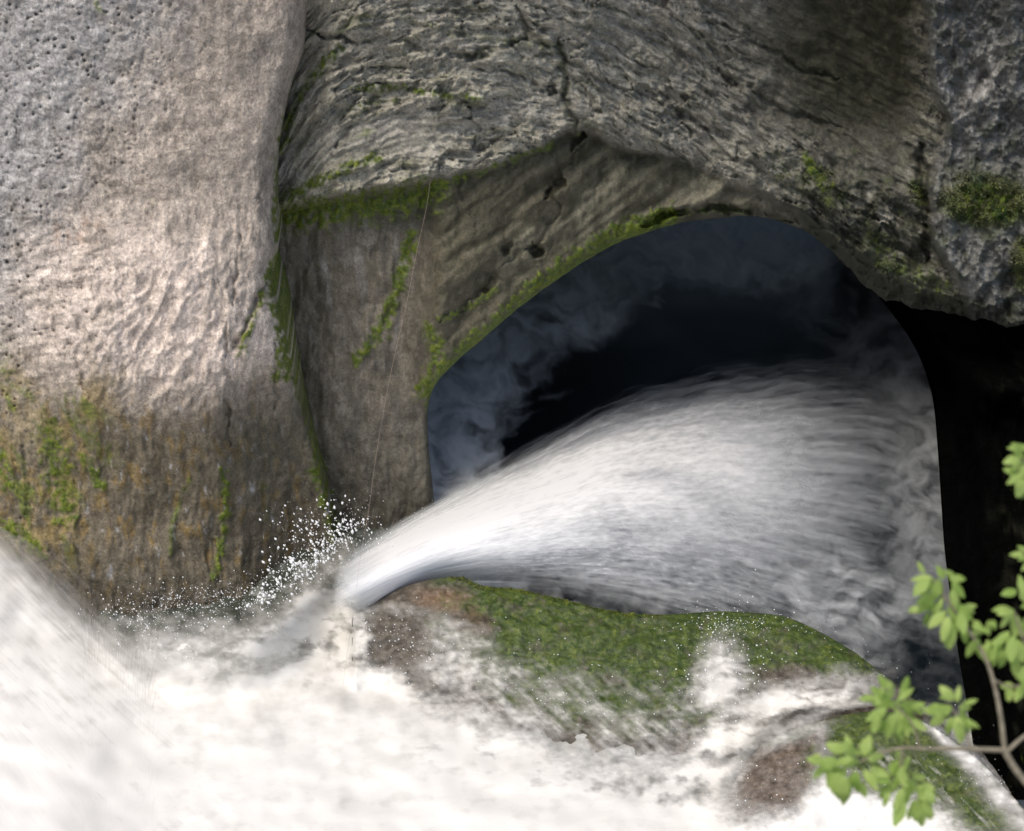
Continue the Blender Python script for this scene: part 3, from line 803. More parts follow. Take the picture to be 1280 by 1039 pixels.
def f1(X, Yp, T):
    n = fbm(X / 30, Yp / 24, 4, 501); n2 = fbm(X / 9, Yp / 7, 4, 502)
    tint = np.broadcast_to(C(.085, .072, .055), X.shape + (3,)).copy()
    tint = paint(tint, ss(0, .4, n2) * .5, C(.20, .18, .15))
    tint = paint(tint, ss(.1, .45, -n) * .5, C(.055, .045, .032))
    tint = paint(tint, blob(X, Yp, 560, 752, 46, 16, 10) * .6, C(.20, .125, .075))
    tint = paint(tint, blob(X, Yp, 590, 780, 30, 26, 50) * .6, C(.085, .06, .03))
    m = blob(X, Yp, 745, 815, 215, 105, 12, .5) + .9 * blob(X, Yp, 960, 800, 130, 34, 8) + .8 * blob(X, Yp, 1060, 820, 60, 40, 28)
    m = m + ss(14, 5, T) * ss(470, 560, X) * .5
    m = np.clip(m, 0, 1.1) * (.82 + .75 * n) - .5 * blob(X, Yp, 590, 776, 34, 26, 50)
    m = m - .35 * ss(.15, .5, n2)
    return tint, np.clip(m, 0, 1.1), np.full(X.shape, .7)
def f2(X, Yp, T):
    n = fbm(X / 30, Yp / 24, 4, 511); n2 = fbm(X / 9, Yp / 7, 4, 512)
    tint = np.broadcast_to(C(.13, .10, .075), X.shape + (3,)).copy()
    tint = paint(tint, ss(-.1, .4, n2) * .6, C(.21, .17, .14))
    tint = paint(tint, ss(.0, .45, -n2) * .6, C(.055, .04, .03))
    m = ss(1000, 1050, X + 20 * n + .25 * (Yp - 900)) * (1 - .0 * T) * (.8 + .4 * n)
    m = np.maximum(m, .7 * blob(X, Yp, 990, 916, 60, 12, -14))
    return tint, np.clip(m, 0, 1.1), np.full(X.shape, .7)

b1, V, moss, X, Yp = boulder('boulder', 440, 1200, B1C, B1H, 150, 190, 521, f1)
tag(b1, 'long mossy green boulder with brown left end below the cave mouth', 'boulder')
cm = ss(7, 3, Yp - B1C(X)) * ss(540, 570, X) * ss(860, 800, X) * (fbm(X / 12, Yp / 6, 3, 541) > -.12)
moss_tufts(b1, V, cm, 2500, .022, mat=M_moss_bright, up_bias=1.2)
moss_tufts(b1, V, moss, 9000, .013, up_bias=1.0)
b2, V, moss, X, Yp = boulder('boulder', 840, 1380, B2C, B2H, 170, 260, 531, f2)
tag(b2, 'mossy boulder with bare brown side behind the leafy branch', 'boulder')
moss_tufts(b2, V, moss, 12000, .013, up_bias=1.0)

# river bed / ground sheet below everything
gv = np.array([[(-30, 4, -1.2), (30, 4, -1.2)], [(-30, 45, -1.2), (30, 45, -1.2)]], float)
M_bed = plain('river_bed', (.08, .075, .06), .9, 2, (.12, .11, .09))
tag(make_mesh('ground', gv, np.array([[0, 1, 3, 2]]), M_bed), 'river bed under the water', kind='structure')

# ------------------------------------------------------------------ cave pool
xs = np.concatenate([np.arange(380, 526, 5.0), np.arange(526, 1330, 2.0)]); ys = np.concatenate([np.arange(215, 300, 3.0), np.arange(300, 900, 2.0)])
X, Yp = np.meshgrid(xs, ys)
CX, CY = 850., 560.
wx = 26 * fbm(X / 75, Yp / 75, 4, 601); wy = 26 * fbm(X / 75, Yp / 75, 4, 602)
d, _ = dist_line(X + wx * .8, Yp + wy * .8, HOLE_S[:225])
dr, _ = dist_line(X + wx, Yp + wy, BE)
cl = fbm((X + wx) / 46, (Yp + wy) / 34, 5, 603)            # billows
cl2 = fbm((X + 1.4 * wx) / 30, (Yp + 1.4 * wy) / 22, 3, 604)
foam = np.zeros(X.shape)
# left crescent of bright foam, thinning towards the top
tl_ = ss(300, 560, Yp)
wl_ = lerp(60, 92, tl_)
left = ss(760, 560, X) 
f = ss(wl_ * 1.25, wl_ * .45, d + 46 * cl + 16 * cl2)
foam = np.maximum(foam, f * lerp(1, .14, ss(860, 1030, X)) * lerp(.50, 1.1, ss(430, 330, X - 260) * ss(320, 460, Yp)) * (1 - .45 * ss(-.1, .4, cl2)))
mid = blob(X + wx, Yp + wy, 700, 395, 95, 42, -20)
foam = np.maximum(foam, mid * .75 * (1 - .5 * ss(0, .4, cl2)))
top = blob(X + wx, Yp + wy, 900, 318, 190, 38, 4)
foam = np.maximum(foam, top * .36 * (1 + .6 * cl))
foam = np.maximum(foam, ss(120, 20, dr) * .11 * ss(290, 420, Yp + 0 * X) * (1 + .5 * cl))  # bluish haze by the right bank, painted as thin foam coverage
wisp = ss(.12, .5, ridged((X + 2 * wx) / 90, (Yp + 2 * wy) / 34, 3, 605) - .55) * .10 * blob(X, Yp, 720, 500, 160, 80)
pass
low = ss(640, 700, Yp - (X - 560) * .06) * ss(1190, 1120, X)
lace = .45 + 1.0 * fbm((X + .7 * wx + .5 * Yp) / 60, (Yp + .7 * wy - .3 * X) / 14, 5, 606)
foam = np.maximum(foam, low * np.clip(.17 * lace, 0, 1))
foam = np.maximum(foam, blob(X + wx, Yp + wy, 1050, 745, 110, 60, 20) * .24 * np.clip(lace + .2, 0, 1.2))
foam = foam * (1 - .9 * blob(X, Yp, 1165, 850, 70, 80))
b1_ = fbm((X + 2 * wx) / 34, (Yp + 2 * wy) / 26, 5, 608); b2_ = 1 - np.abs(noise((X + 2.4 * wx) / 30, (Yp + 2.4 * wy) / 26, 609)) * 1.5
bb_ = ss(-.62, .62, b1_ + .18 * b2_ - .05)
cov = np.clip(1.04 * (1 - np.exp(-1.9 * foam * (.15 + 1.1 * bb_))), 0, 1)
zz = .008 * fbm(X / 90, Yp / 60, 2, 607)
V = world(X, Yp, Z_height(Yp, zz))
keep = (X > np.where(Yp < 600, 300, np.where(Yp < 640, 530, 548))) & (Yp < np.where(X < 1110, B1C(X) + 8, 2000))
flow = np.stack([(X + wx) / 20, (Yp + wy) / 16, 0 * X], -1)
pool = grid_mesh('cave_pool_water', V, M_pool, dict(foam=cov, flow=flow), keep)
tag(pool, 'dark cave pool with pale foam swirling at its rim', kind='structure')

# ------------------------------------------------------------------ white jet fanning into the cave
JT = scurve([(415, 712), (440, 690), (500, 655), (560, 622), (640, 580), (700, 548), (760, 518), (850, 492), (930, 478), (1000, 468), (1090, 462), (1130, 476), (1175, 520)])
JB = scurve([(415, 790), (440, 778), (500, 752), (560, 735), (640, 735), (760, 752), (900, 790), (1000, 835), (1100, 880), (1175, 910)])
JZ = scurve([(415, .80), (470, .86), (560, .85), (700, .75), (900, .5), (1050, .25), (1175, .08)])
def jet_layer(k, n):
    xs = np.arange(415, 1175, 2.2); vs = np.linspace(-.10, 1.05, 230)
    X, Vv = np.meshgrid(xs, vs)
    Tp, Bt = JT(X), JB(X)
    puff = 9 * fbm(X / 70, 0 * X + k * 3.3, 4, 700 + k)
    Yp = Tp + puff * (1 - Vv) * ss(500, 800, X) + (Bt - Tp) * Vv
    L = (X - 415) / 760
    jx = fbm(X / 50, Vv * 9, 3, 770)
    st = .55 * fbm(X / 120 + 40 * k + .1 * jx, Vv * 15 + .35 * jx, 4, 710 + k) + .25 * fbm(X / 60, Vv * 70 + .4 * jx, 2, 760 + k)                  # long threads
    st2 = fbm(X / 15, (Vv + X / 2600) * 60 + .5 * jx, 4, 720 + k, .65)                          # broken flecks
    patch = fbm(X / 120, Vv * 4.0, 3, 730)
    A = np.interp(X, [415, 446, 490, 720, 850, 960, 1050, 1100, 1140, 1175], [.0, .62, 1.05, 1.0, .84, .56, .24, .06, .0, 0])
    edge = ss(-.09, .20 + .12 * L, Vv + .11 * st * (1 + 1.2 * L) + .04 * st2)
    lowf = lerp(1.0, .09 + .12 * np.clip(1 + 2.5 * st2, 0, 2.5), ss(.50 - .16 * L, .86 - .1 * L, Vv + .30 * patch) * ss(540, 680, X))
    bot = 1 - np.maximum(ss(.78, 1.03, Vv) * ss(520, 620, X), ss(.35, .95, Vv) * ss(470, 430, X))
    dens = A * edge * lowf * bot * (1 + .30 * st + .55 * st2 * (.25 + .9 * L) + .9 * patch * (.25 + L) * ss(.1, .5, Vv))
    dens = dens * np.array([1, .85, .7])[k] * lerp(1., np.array([.62, .40, .25])[k], ss(.35, .9, L) * .7 + .3 * ss(.3, .7, Vv) * ss(.2, .5, L))
    prof = np.clip(1 - (2 * Vv - .9) ** 2, 0, 1)
    z = JZ(X) * (.35 + .65 * prof) * (1 - .25 * k) + .006 * st
    V = world(X, Yp, Z_height(Yp, z + .03))
    flow = np.stack([X / 80 + 9 * k, Vv * 40, 0 * X + k], -1)
    return V, np.clip(dens, 0, 1.3), flow, (Yp < B1C(X) + 14) | (X > 1120)
jet_root = bpy.data.objects.new('waterfall', None); COL.objects.link(jet_root)
jet_root.location = (0, 0, 0)
tag(jet_root, 'white jet of water fanning out into the dark cave', kind='structure')
for k in range(3):
    V, dens, flow, kp = jet_layer(k, 3)
    o = grid_mesh('water_sheet', V, M_jet, dict(foam=np.clip(dens * 1.2, 0, 1), cover=dens, flow=flow), kp, parent=jet_root)

# ------------------------------------------------------------------ foaming river in the foreground
RT = scurve([(-300, 470), (-100, 588), (0, 668), (50, 728), (100, 778), (140, 808), (165, 800), (220, 800), (290, 800), (340, 785), (390, 742), (428, 704), (452, 722), (480, 772), (520, 850), (600, 872),
             (660, 905), (740, 938), (820, 935), (870, 900), (900, 870), (960, 868), (1010, 858), (1070, 862), (1120, 880), (1200, 900), (1320, 990), (1700, 1300)])
def river_density(X, Yp):
    wx = 14 * fbm(X / 40, Yp / 40, 4, 801); wy = 12 * fbm(X / 40, Yp / 40, 4, 802)
    t = Yp + wy - RT(X + wx)
    d = ss(-30, 62, t)
    d = np.maximum(d, ss(.16, .42, fbm(X / 13, Yp / 11, 5, 836, .6)) * ss(-62, -5, t) * ss(480, 430, X) * ss(90, 150, X) * .9)
    d = np.maximum(d, .5 * ss(-45, 0, t + 14 * fbm(X / 18, Yp / 18, 3, 807)) * ss(150, 190, X) * ss(480, 440, X))
    # left chute: steep smooth veil
    lc = ss(190, 120, X - .3 * (Yp - 760))
    ac = (.93 * X - Yp) + 668; al = X + .93 * Yp       # across and along the chute
    thr = noise(ac / 4, al / 260, 805) * .6 + noise(ac / 11, al / 300, 806) * .7
    veil = ss(52, -95, ac + 26 * thr) * 1.05 + .30 * thr * ss(56, 20, ac) * ss(-110, -50, ac)
    d = lerp(d, np.clip(veil, 0, 1.2), lc)
    n = fbm(X / 26, Yp / 18, 4, 803)
    # foam thrown over boulder one
    d = np.maximum(d, .46 * blob(X + wx, Yp + wy, 565, 820, 90, 46, 20) * (1 + 1.2 * n))
    d = np.maximum(d, .50 * blob(X + wx, Yp + wy, 520, 772, 46, 14, 20) * (1 + n))
    d = np.maximum(d, .90 * blob(X + wx, Yp + wy, 900, 845, 36, 54, 20))
    d = np.maximum(d, 1.0 * blob(X + wx, Yp + wy, 1005, 872, 95, 28, -16))
    d = np.maximum(d, .7 * blob(X + wx, Yp + wy, 960, 900, 90, 44, -14))
    d = np.maximum(d, 1.0 * blob(X + wx, Yp + wy, 404, 770, 52, 52, -50) * (1 + .5 * n))
    d = np.maximum(d, .95 * blob(X + wx, Yp + wy, 360, 800, 100, 30, -14) * (1 + .6 * n))
    edge_n = 16 * fbm(X / 14, Yp / 12, 4, 837)
    # bare places: brown nose, green back, second boulder
    cut = np.zeros(X.shape)
    cut = np.maximum(cut, .92 * blob(X, Yp + wy * .6, 488, 800, 58, 42, -10))
    cut = np.maximum(cut, 1.0 * blob(X, Yp + wy, 740, 810, 140, 62, 14))
    cut = np.maximum(cut, .55 * blob(X, Yp + wy, 760, 890, 130, 44, 8) * (1 + n))
    cut = np.maximum(cut, .75 * blob(X + wx, Yp + wy, 1000, 815, 105, 34, 16) * (1 + n))
    cut = np.maximum(cut, .55 * blob(X + wx, Yp + wy, 830, 985, 120, 22, 4) * (.6 + 2 * n))
    cut = np.maximum(cut, .97 * blob(X + wx, Yp + wy, 974, 966, 84, 52, -40))
    cut = np.maximum(cut, 1.0 * ss(1000, 1050, X + wx) * ss(-14, -4, Yp - B2C(X)) * ss(1015, 965, Yp + wy - .35 * (X - 1100)))
    cut = np.maximum(cut, 1.0 * blob(X, Yp, 1235, 1000, 75, 60, 40))
    cut = np.maximum(cut, .45 * blob(X, Yp, 335, 830, 40, 12, -14) * (1 + n))
    cut = np.maximum(cut, .40 * blob(X, Yp, 420, 800, 14, 34, 20))
    d = d * (1 - np.clip(cut, 0, 1))
    d = np.maximum(d, ss(476, 446, X + edge_n + .25 * (Yp - 790)) * ss(764, 792, Yp + edge_n) * ss(395, 430, X + edge_n))
    # thin veils of water over the first boulder
    T1 = Yp - B1C(X)
    q = fbm((X - 1.1 * Yp) / 15, (X * .7 + Yp) / 60, 3, 831); q2 = fbm(X / 34, Yp / 24, 3, 832)
    on1 = ss(52, 128, T1 + 14 * fbm(X / 40, Yp / 40, 2, 838)) * ss(470, 560, X) * ss(900, 850, X)
    d = np.maximum(d, on1 * np.clip(.04 + .42 * q + .25 * q2 + .24 * ss(40, 130, T1) + .10 * ss(720, 600, X), 0, .75))
    on2 = ss(20, 60, Yp - B2C(X)) * ss(1000, 1060, X)
    d = np.maximum(d, on2 * np.clip(0.0 + .5 * fbm((X - .9 * Yp) / 7, (X * .8 + Yp) / 60, 4, 833) + .2 * q2, 0, .6))
    # foam closing over the upper rim of the second boulder's left nose
    tb = Yp - B2C(X)
    d = np.maximum(d, .45 * np.exp(-((tb - 2) / 12) ** 2) * ss(1060, 990, X + wx) * ss(880, 900, X))
    lace = fbm((X - .6 * Yp) / 10, (Yp + .3 * X) / 6, 4, 834)
    d = np.clip(d, 0, 1); d = d + .30 * lace * 4 * d * (1 - d) * ss(160, 240, X)
    hole = ss(-.12, .55, fbm((X + 1.2 * wx) / 70, (Yp + 1.2 * wy) / 26, 5, 839, .6)) * ss(440, 560, X) * ss(1040, 930, Yp) * lerp(.45, .85, ss(560, 760, X))
    hole = hole + ss(-.10, .50, fbm((X + wx) / 50, (Yp + wy) / 24, 5, 840, .6)) * ss(140, 220, X) * ss(560, 480, X) * ss(900, 800, Yp) * .75
    d = d * (1 - np.clip(hole, 0, .85))
    # foam streaming down the right flank of boulder two
    dd, pos = dist_line(X + wx * .4, Yp + wy * .4, [(1160, 905), (1195, 932), (1235, 968), (1262, 1000), (1290, 1030)])
    d = np.maximum(d, np.exp(-(dd / lerp(7, 22, pos)) ** 2) * (.72 + .5 * n))
    return np.clip(d, 0, 1.2), n

xs = axis(-260, 1560, -20, 1300, 2.1, 14); ys = np.concatenate([np.arange(440, 640, 8.0), np.arange(640, 1060, 2.1), np.arange(1064, 1500, 14.0)])
X, Yp = np.meshgrid(xs, ys)
d, n = river_density(X, Yp)
c2 = B2C(X)
behind2 = ss(-34, -6, Yp - c2) * ss(1060, 1000, X)
zb = np.maximum(lerp(-.3, boulder_z(X, Yp, B1C, B1H, 150, 521), ss(418, 446, X)), boulder_z(X, Yp, B2C, B2H, 170, 531))
zb = np.maximum(zb, np.where((Yp < c2) & (Yp > c2 - 36), lerp(-.1, B2H(X), behind2), -9))
cw1 = 20 * fbm(X / 50, Yp / 36, 3, 816); churn = .035 * (ridged((X + cw1) / 46, (Yp + cw1) / 17, 4, 817) - .5) * ss(120, 320, X) + .07 * fbm(X / 90, Yp / 46, 3, 811) + .030 * fbm((X + .5 * Yp) / 34, (Yp - .25 * X) / 18, 3, 812)
zw = churn
zw = zw + .70 * ss(190, -120, X + .25 * (Yp - 700)) * ss(1000, 640, Yp)              # chute coming down from the left
zw = zw + .22 * ss(220, 60, X)
lift = np.exp(-((Yp - RT(X) + 5) / 40) ** 2) * ss(120, 200, X) * ss(530, 390, X)
zw = zw + .38 * lift
zw = zw + .10 * blob(X, Yp, 400, 750, 90, 60, -40) + .22 * blob(X, Yp, 250, 800, 120, 60)
zw = zw + .32 * blob(X, Yp, 915, 840, 70, 60, -30) + .2 * blob(X, Yp, 1030, 880, 80, 40)
zw = np.where(Yp < 700, np.minimum(zw, 1.3), zw)
skin = zb + .03 + .05 * d + .03 * np.clip(n, 0, 1)
z = np.maximum(zw, skin)
for _ in range(5):
    z = np.maximum((np.roll(z, 2, 0) + np.roll(z, -2, 0) + np.roll(z, 2, 1) + np.roll(z, -2, 1) + z) / 5, lerp(-.3, skin, ss(420, 445, X)))
V = world(X, Yp, Z_height(Yp, z))
stx = lerp(X / 34, (X - Yp * .9) / 12, ss(200, 100, X)); sty = lerp(Yp / 14, (Yp + X * .9) / 90, ss(200, 100, X))
flow = np.stack([stx, sty + .15 * stx, 0 * X], -1)
keep = d > .01
ac = (.93 * X - Yp) + 668; al = X + .93 * Yp
cth = (noise(ac / 4, al / 260, 805) * .6 + noise(ac / 11, al / 300, 806) * .7) * ss(230, 90, X - .35 * (Yp - 760))
foamv = np.clip(.40 + .22 * cth + .42 * d + .34 * n + .22 * fbm(X / 70, Yp / 26, 4, 815) + .22 * ss(860, 980, Yp) + .15 * ss(250, 100, X), 0, 1)
river = grid_mesh('river_water', V, M_river, dict(foam=foamv, cover=np.clip(d * 1.25, 0, 1.4), flow=flow), keep)
tag(river, 'white foaming river rushing past the boulders', kind='structure')
# water below the foam
zs = np.minimum(zw - .12, .05)
X2, Y2 = np.meshgrid(np.linspace(-300, 1600, 520), np.linspace(560, 1500, 300))
V = world(X2, Y2, Z_height(Y2, -.14 + .12 * fbm(X2 / 34, Y2 / 22, 4, 821)))
fo = np.clip(.02 + .55 * fbm(X2 / 26, Y2 / 16, 4, 822) + .7 * ss(760, 860, Y2), 0, .85)
M_under = foam_material('river_water_deep', (0.70, 0.71, 0.69), (0.06, 0.07, 0.055), False, .6)
tag(grid_mesh('stream_water', V, M_under, dict(foam=fo, flow=np.stack([X2 / 30, Y2 / 14, 0 * X2], -1))), 'grey water under the foam', kind='structure')

# ------------------------------------------------------------------ spray drops
def drops(regions):
    tet = np.array([(1, 0, 0), (-1, 0, 0), (0, 1, 0), (0, -1, 0), (0, 0, 1), (0, 0, -1)], float)
    tf = np.array([(0, 2, 4), (2, 1, 4), (1, 3, 4), (3, 0, 4), (2, 0, 5), (1, 2, 5), (3, 1, 5), (0, 3, 5)])
    Vs, Fs = [], []; k = 0
    for cx, cy, sx, sy, ang, zc, cnt, size, stretch in regions:
        c, s = math.cos(math.radians(ang)), math.sin(math.radians(ang))
        size *= .52
        for i in range(int(cnt * 1.3)):
            a, b = random.gauss(0, sx), random.gauss(0, sy)
            px, py = cx + a * c - b * s, cy + a * s + b * c
            z = zc + random.uniform(-.15, .35)
            p = world(np.array(px), np.array(py), Z_height(py, max(z, .05)))
            r = size * (.22 + 1.0 * random.random() ** 3.2)
            st = tet * r
            st = st * np.array([1, 1, 1 + stretch * random.random()])
            th = random.uniform(-.9, .3) if stretch else 0
            ct, sn = math.cos(th), math.sin(th)
            R = np.array([[ct, 0, sn], [0, 1, 0], [-sn, 0, ct]])
            Vs.append(st @ R.T + p); Fs.append(tf + 6 * k); k += 1
    return np.concatenate(Vs), np.concatenate(Fs)
Vd, Fd = drops([(400, 690, 34, 9, -42, .7, 300, .030, .9), (330, 745, 14, 8, -42, .7, 70, .034, .5), (365, 708, 12, 10, -40, .8, 60, .034, .6), (412, 655, 20, 16, -30, .9, 60, .03, 1.0), (380, 665, 26, 20, -40, .9, 140, .026, 1.0), (340, 730, 50, 14, -25, .6, 380, .018, .5),
                (240, 752, 60, 14, -5, .6, 700, .013, .5), (190, 775, 40, 22, 10, .5, 300, .016, .5), (450, 668, 16, 18, -60, .8, 150, .016, 1.6), (520, 655, 30, 6, -30, .8, 120, .01, 1.0),
                (900, 785, 30, 14, 0, .75, 240, .013, .4), (960, 780, 50, 8, 4, .7, 160, .010, .4), (700, 850, 110, 30, 10, .5, 260, .011, .6),
                (500, 800, 50, 30, 10, .5, 300, .014, .4), (1235, 975, 26, 12, 45, .6, 90, .010, .8), (1100, 850, 60, 20, 25, .5, 120, .010, .4),
                (910, 830, 40, 36, -30, .6, 300, .016, .6), (1050, 985, 90, 30, 0, .6, 240, .014, .4)])
tag(make_mesh('water_spray', Vd, Fd, M_drop), 'fine white spray drops thrown up around the boulders', kind='stuff')

# ------------------------------------------------------------------ thin line hanging across the rock
def tube(pts, rad, n=6):
    pts = np.array(pts, float); rad = np.broadcast_to(rad, len(pts))
    Vs = []
    for i, p in enumerate(pts):
        t = pts[min(i + 1, len(pts) - 1)] - pts[max(i - 1, 0)]; t /= np.linalg.norm(t) + 1e-9
        a = np.cross(t, [0, 1, 0.1]); a /= np.linalg.norm(a) + 1e-9; b = np.cross(t, a)
        for k in range(n):
            an = 2 * math.pi * k / n
            Vs.append(p + rad[i] * (math.cos(an) * a + math.sin(an) * b))
    F = [(i * n + k, i * n + (k + 1) % n, (i + 1) * n + (k + 1) % n, (i + 1) * n + k) for i in range(len(pts) - 1) for k in range(n)]
    return np.array(Vs), np.array(F)
lp = smooth_poly([(538, 225), (533, 260), (522, 310), (508, 380), (492, 450), (482, 500), (470, 570), (462, 630), (450, 700), (441, 770), (432, 830), (428, 870)], 6)
lz = np.interp(lp[:, 1], [225, 500, 870], [17.9, 17.2, 15.9])
pts = world(lp[:, 0], lp[:, 1], Z_Y(lp[:, 1], lz))
v, f = tube(pts, .0012, 5)
tag(make_mesh('hanging_line', v, f, M_line), 'thin pale line hanging down the rock into the splash', 'line')

# ------------------------------------------------------------------ leafy branch in front, right
def leaf_material():
    m, nd, lk, bs = new_mat('young_leaf')
    tc = N(nd, 'ShaderNodeTexCoord'); oi = N(nd, 'ShaderNodeObjectInfo')
    r = N(nd, 'ShaderNodeValToRGB')
    r.color_ramp.elements[0].color = (.28, .44, .085, 1); r.color_ramp.elements[1].color = (.52, .66, .20, 1)
    n = N(nd, 'ShaderNodeTexNoise'); n.inputs['Scale'].default_value = 40; lk.new(tc.outputs['Object'], n.inputs['Vector'])
    a = N(nd, 'ShaderNodeMath', operation='MULTIPLY_ADD'); lk.new(n.outputs[0], a.inputs[0]); a.inputs[1].default_value = .35
    b = N(nd, 'ShaderNodeMath', operation='MULTIPLY'); lk.new(oi.outputs['Random'], b.inputs[0]); b.inputs[1].default_value = .75
    lk.new(b.outputs[0], a.inputs[2]); lk.new(a.outputs[0], r.inputs[0]); lk.new(r.outputs[0], bs.inputs['Base Color'])
    bs.inputs['Roughness'].default_value = .6
    tr = N(nd, 'ShaderNodeBsdfTranslucent'); lk.new(r.outputs[0], tr.inputs[0])
    mx = N(nd, 'ShaderNodeMixShader'); mx.inputs[0].default_value = .5
    lk.new(bs.outputs[0], mx.inputs[1]); lk.new(tr.outputs[0], mx.inputs[2])
    lk.new(mx.outputs[0], nd['Material Output'].inputs[0])
    return m
M_leaf = leaf_material()
ZB = 4.6
def bp(px, py, dz=0): return world(np.array(float(px)), np.array(float(py)), ZB + dz)
root = bpy.data.objects.new('leafy_branch', None); COL.objects.link(root)
root.location = bp(1420, 1000)
tag(root, 'leafy twig with fresh green leaves reaching in at the lower right', 'branch')
RL = np.array(root.location)
def twig(pts, r0, r1):
    q = smooth_poly([(p[0], p[1], (p[2] if len(p) > 2 else 0)) for p in pts], 6)
    w3 = np.array([bp(a, b, c) for a, b, c in q]) - RL
    v, f = tube(w3, np.linspace(r0, r1, len(w3)), 7)
    make_mesh('twig', v, f, M_bark, parent=root)
    return q
twig([(1420, 1000), (1340, 1030), (1280, 975), (1256, 940)], .010, .0075)
twig([(1256, 938), (1200, 936), (1150, 936), (1128, 935), (1098, 942), (1075, 952)], .0062, .0025)
twig([(1256, 938), (1250, 890), (1240, 845), (1228, 815), (1205, 780), (1180, 745), (1165, 725)], .0062, .0022)
twig([(1258, 940), (1285, 918), (1330, 900), (1420, 880)], .005, .006)
twig([(1128, 935), (1126, 960), (1128, 985)], .003, .0018)
twig([(1150, 936), (1140, 905), (1118, 880)], .003, .0018)
twig([(1215, 936), (1205, 912), (1190, 885)], .003, .0018)
twig([(1330, 900), (1300, 850), (1280, 800), (1268, 765)], .005, .002)
twig([(1242, 850), (1262, 858), (1285, 855)], .003, .002)
twig([(1420, 880), (1360, 720), (1330, 620), (1300, 585), (1275, 575)], .007, .002)
twig([(1345, 670), (1310, 690), (1280, 692)], .003, .002)

# one leaf: obovate, folded along the midrib, tip drooping
def leaf_mesh(seed, wf=.52):
    r = random.Random(seed); L = 11
    V, F = [], []
    for i in range(L):
        t = i / (L - 1)
        wd = wf * (math.sin(math.pi * min(1, t ** .82)) ** .75) * (1 if t < 1 else 0) * .5
        wd = max(wd, .012)
        wd *= 1 + .05 * r.uniform(-1, 1)
        droop = -.28 * t * t + .05 * math.sin(5 * t + seed)
        V += [(-wd, t, droop - wd * .30 + .03 * r.uniform(-1, 1)), (0, t, droop), (wd, t, droop - wd * .30 + .03 * r.uniform(-1, 1))]
        if i:
            a = (i - 1) * 3; b = i * 3
            F += [(a, a + 1, b + 1, b), (a + 1, a + 2, b + 2, b + 1)]
    me = make_mesh('leaf', np.array(V), np.array(F), M_leaf)
    m = me.data; bpy.data.objects.remove(me)
    return m
LM = [leaf_mesh(i, .38 + .04 * i) for i in range(6)]
from mathutils import Matrix
R_, U_, F_ = Vector((1, 0, 0)), Vector((0, SP, CP)), Vector((0, CP, -SP))
def add_leaf(px, py, ang, lpx, dz=0, tilt=None):
    """ang: direction in which the tip points, degrees, 0 = right, 90 = down"""
    L = lpx * .84 * K * ZB
    a = math.radians(ang)
    tip = (R_ * math.cos(a) - U_ * math.sin(a) + F_ * random.uniform(-.8, .5) - U_ * .25).normalized()
    nrm = (-F_ + Vector((random.uniform(-.7, .7), random.uniform(-.2, .2), random.uniform(.0, 1.0)))).normalized()
    sx = tip.cross(nrm).normalized(); nz_ = sx.cross(tip).normalized()
    M = Matrix((sx, tip, nz_)).transposed().to_4x4()
    o = bpy.data.objects.new('leaf', random.choice(LM)); COL.objects.link(o)
    o.parent = root
    loc = Vector(bp(px, py, dz) - RL)
    o.matrix_local = Matrix.Translation(loc) @ M @ Matrix.Diagonal((L, L, L, 1))
def cluster(pts):
    for px, py, ang, l in pts:
        add_leaf(px, py, ang + random.uniform(-9, 9), l * random.uniform(.88, 1.08), random.uniform(-.06, .06))
        if random.random() < .65:
            add_leaf(px + random.uniform(-9, 9), py + random.uniform(-9, 9), ang + random.uniform(-60, 60), l * random.uniform(.5, .8), random.uniform(.0, .08))
# upper cluster, each leaf where it hangs
cluster([(1165, 722, 200, 34), (1160, 722, 150, 34), (1168, 722, 118, 42), (1174, 728, 95, 34), (1180, 724, 255, 26), (1186, 722, -10, 28), (1190, 728, 35, 34),
         (1192, 735, 80, 32), (1170, 745, 180, 32), (1166, 748, 140, 34), (1172, 752, 110, 38), (1188, 752, 60, 40), (1196, 756, 20, 34), (1200, 765, 85, 36),
         (1180, 765, 150, 34), (1186, 770, 120, 36), (1200, 770, 140, 40), (1196, 778, 110, 42), (1206, 782, 75, 36), (1214, 782, 10, 30), (1216, 792, 55, 34),
         (1186, 780, 95, 40), (1222, 800, 120, 32), (1228, 806, 70, 34), (1235, 775, 60, 30), (1205, 760, -30, 26), (1160, 765, 100, 26), (1150, 760, 170, 20)])
# right edge clusters
cluster([(1268, 762, 190, 32), (1266, 766, 150, 30), (1270, 768, 90, 36), (1276, 760, -40, 26), (1280, 772, 60, 34), (1262, 790, 160, 34), (1266, 795, 110, 38),
         (1272, 800, 75, 36), (1280, 800, 30, 30), (1262, 812, 130, 34), (1268, 820, 80, 34), (1250, 800, 95, 42), (1246, 806, 130, 28), (1284, 830, 100, 40),
         (1272, 738, 190, 24), (1282, 745, 260, 30), (1262, 858, 100, 26), (1268, 858, 200, 22), (1280, 856, 130, 30), (1284, 858, 80, 34), (1290, 780, 90, 40)])
cluster([(1276, 572, 190, 26), (1280, 572, 250, 28), (1278, 574, 140, 24), (1284, 580, 100, 30), (1278, 594, 170, 30), (1280, 598, 130, 30), (1286, 600, 95, 34),
         (1290, 566, 225, 38), (1280, 692, 190, 24), (1286, 690, 220, 20), (1290, 700, 150, 26)])
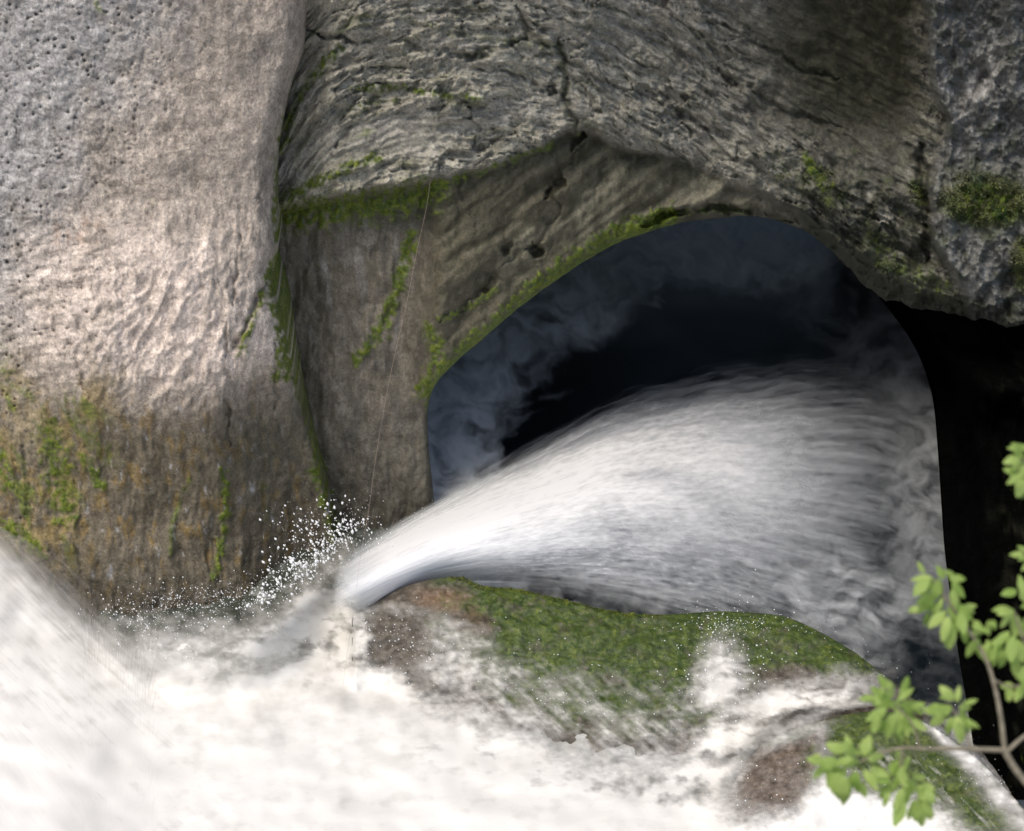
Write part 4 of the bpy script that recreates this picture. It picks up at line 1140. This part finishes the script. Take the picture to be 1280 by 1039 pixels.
# left of the upright twig
cluster([(1118, 878, 200, 38), (1114, 876, 230, 34), (1118, 872, 262, 30), (1122, 876, 300, 32), (1126, 882, -10, 34), (1128, 888, 30, 34), (1124, 892, 85, 42),
         (1116, 892, 120, 36), (1108, 886, 160, 34), (1102, 880, 215, 30), (1132, 896, 55, 30), (1138, 884, -35, 26), (1110, 862, 240, 24), (1098, 894, 110, 34),
         (1140, 900, 20, 26), (1130, 866, 280, 26), (1120, 885, 60, 44), (1092, 872, 190, 24), (1124, 905, 88, 38), (1106, 900, 140, 32)])
cluster([(1190, 884, 200, 34), (1188, 880, 160, 32), (1192, 876, 240, 28), (1196, 878, 275, 28), (1198, 884, -5, 32), (1200, 888, 35, 34), (1196, 894, 75, 38),
         (1190, 896, 105, 34), (1182, 890, 140, 30), (1204, 898, 60, 30), (1206, 880, -30, 22), (1178, 884, 190, 28), (1198, 902, 50, 28)])
cluster([(1072, 952, 200, 38), (1066, 948, 170, 36), (1070, 944, 235, 32), (1078, 944, 280, 30), (1084, 950, -15, 34), (1088, 958, 20, 34), (1080, 962, 60, 38),
         (1070, 964, 95, 46), (1058, 960, 130, 40), (1048, 952, 190, 38), (1044, 948, 150, 34), (1040, 962, 110, 34), (1056, 940, 225, 30), (1062, 972, 100, 42),
         (1046, 966, 85, 52), (1030, 952, 200, 28), (1032, 956, 140, 28), (1090, 965, 70, 24), (1064, 936, 265, 24), (1074, 978, 55, 24)])
cluster([(1128, 960, 110, 34), (1126, 958, 70, 32), (1124, 952, 150, 26), (1132, 975, 40, 34), (1136, 980, 80, 36), (1128, 985, 110, 38), (1120, 980, 150, 32),
         (1114, 976, 190, 26), (1140, 972, -20, 30), (1146, 985, 20, 32), (1150, 992, 65, 40), (1144, 1000, 95, 38), (1130, 1000, 120, 40), (1120, 1000, 95, 36),
         (1154, 1002, 50, 28), (1112, 990, 120, 30), (1136, 945, 100, 22), (1126, 940, 95, 28), (1158, 985, 60, 24), (1150, 1010, 90, 30)])
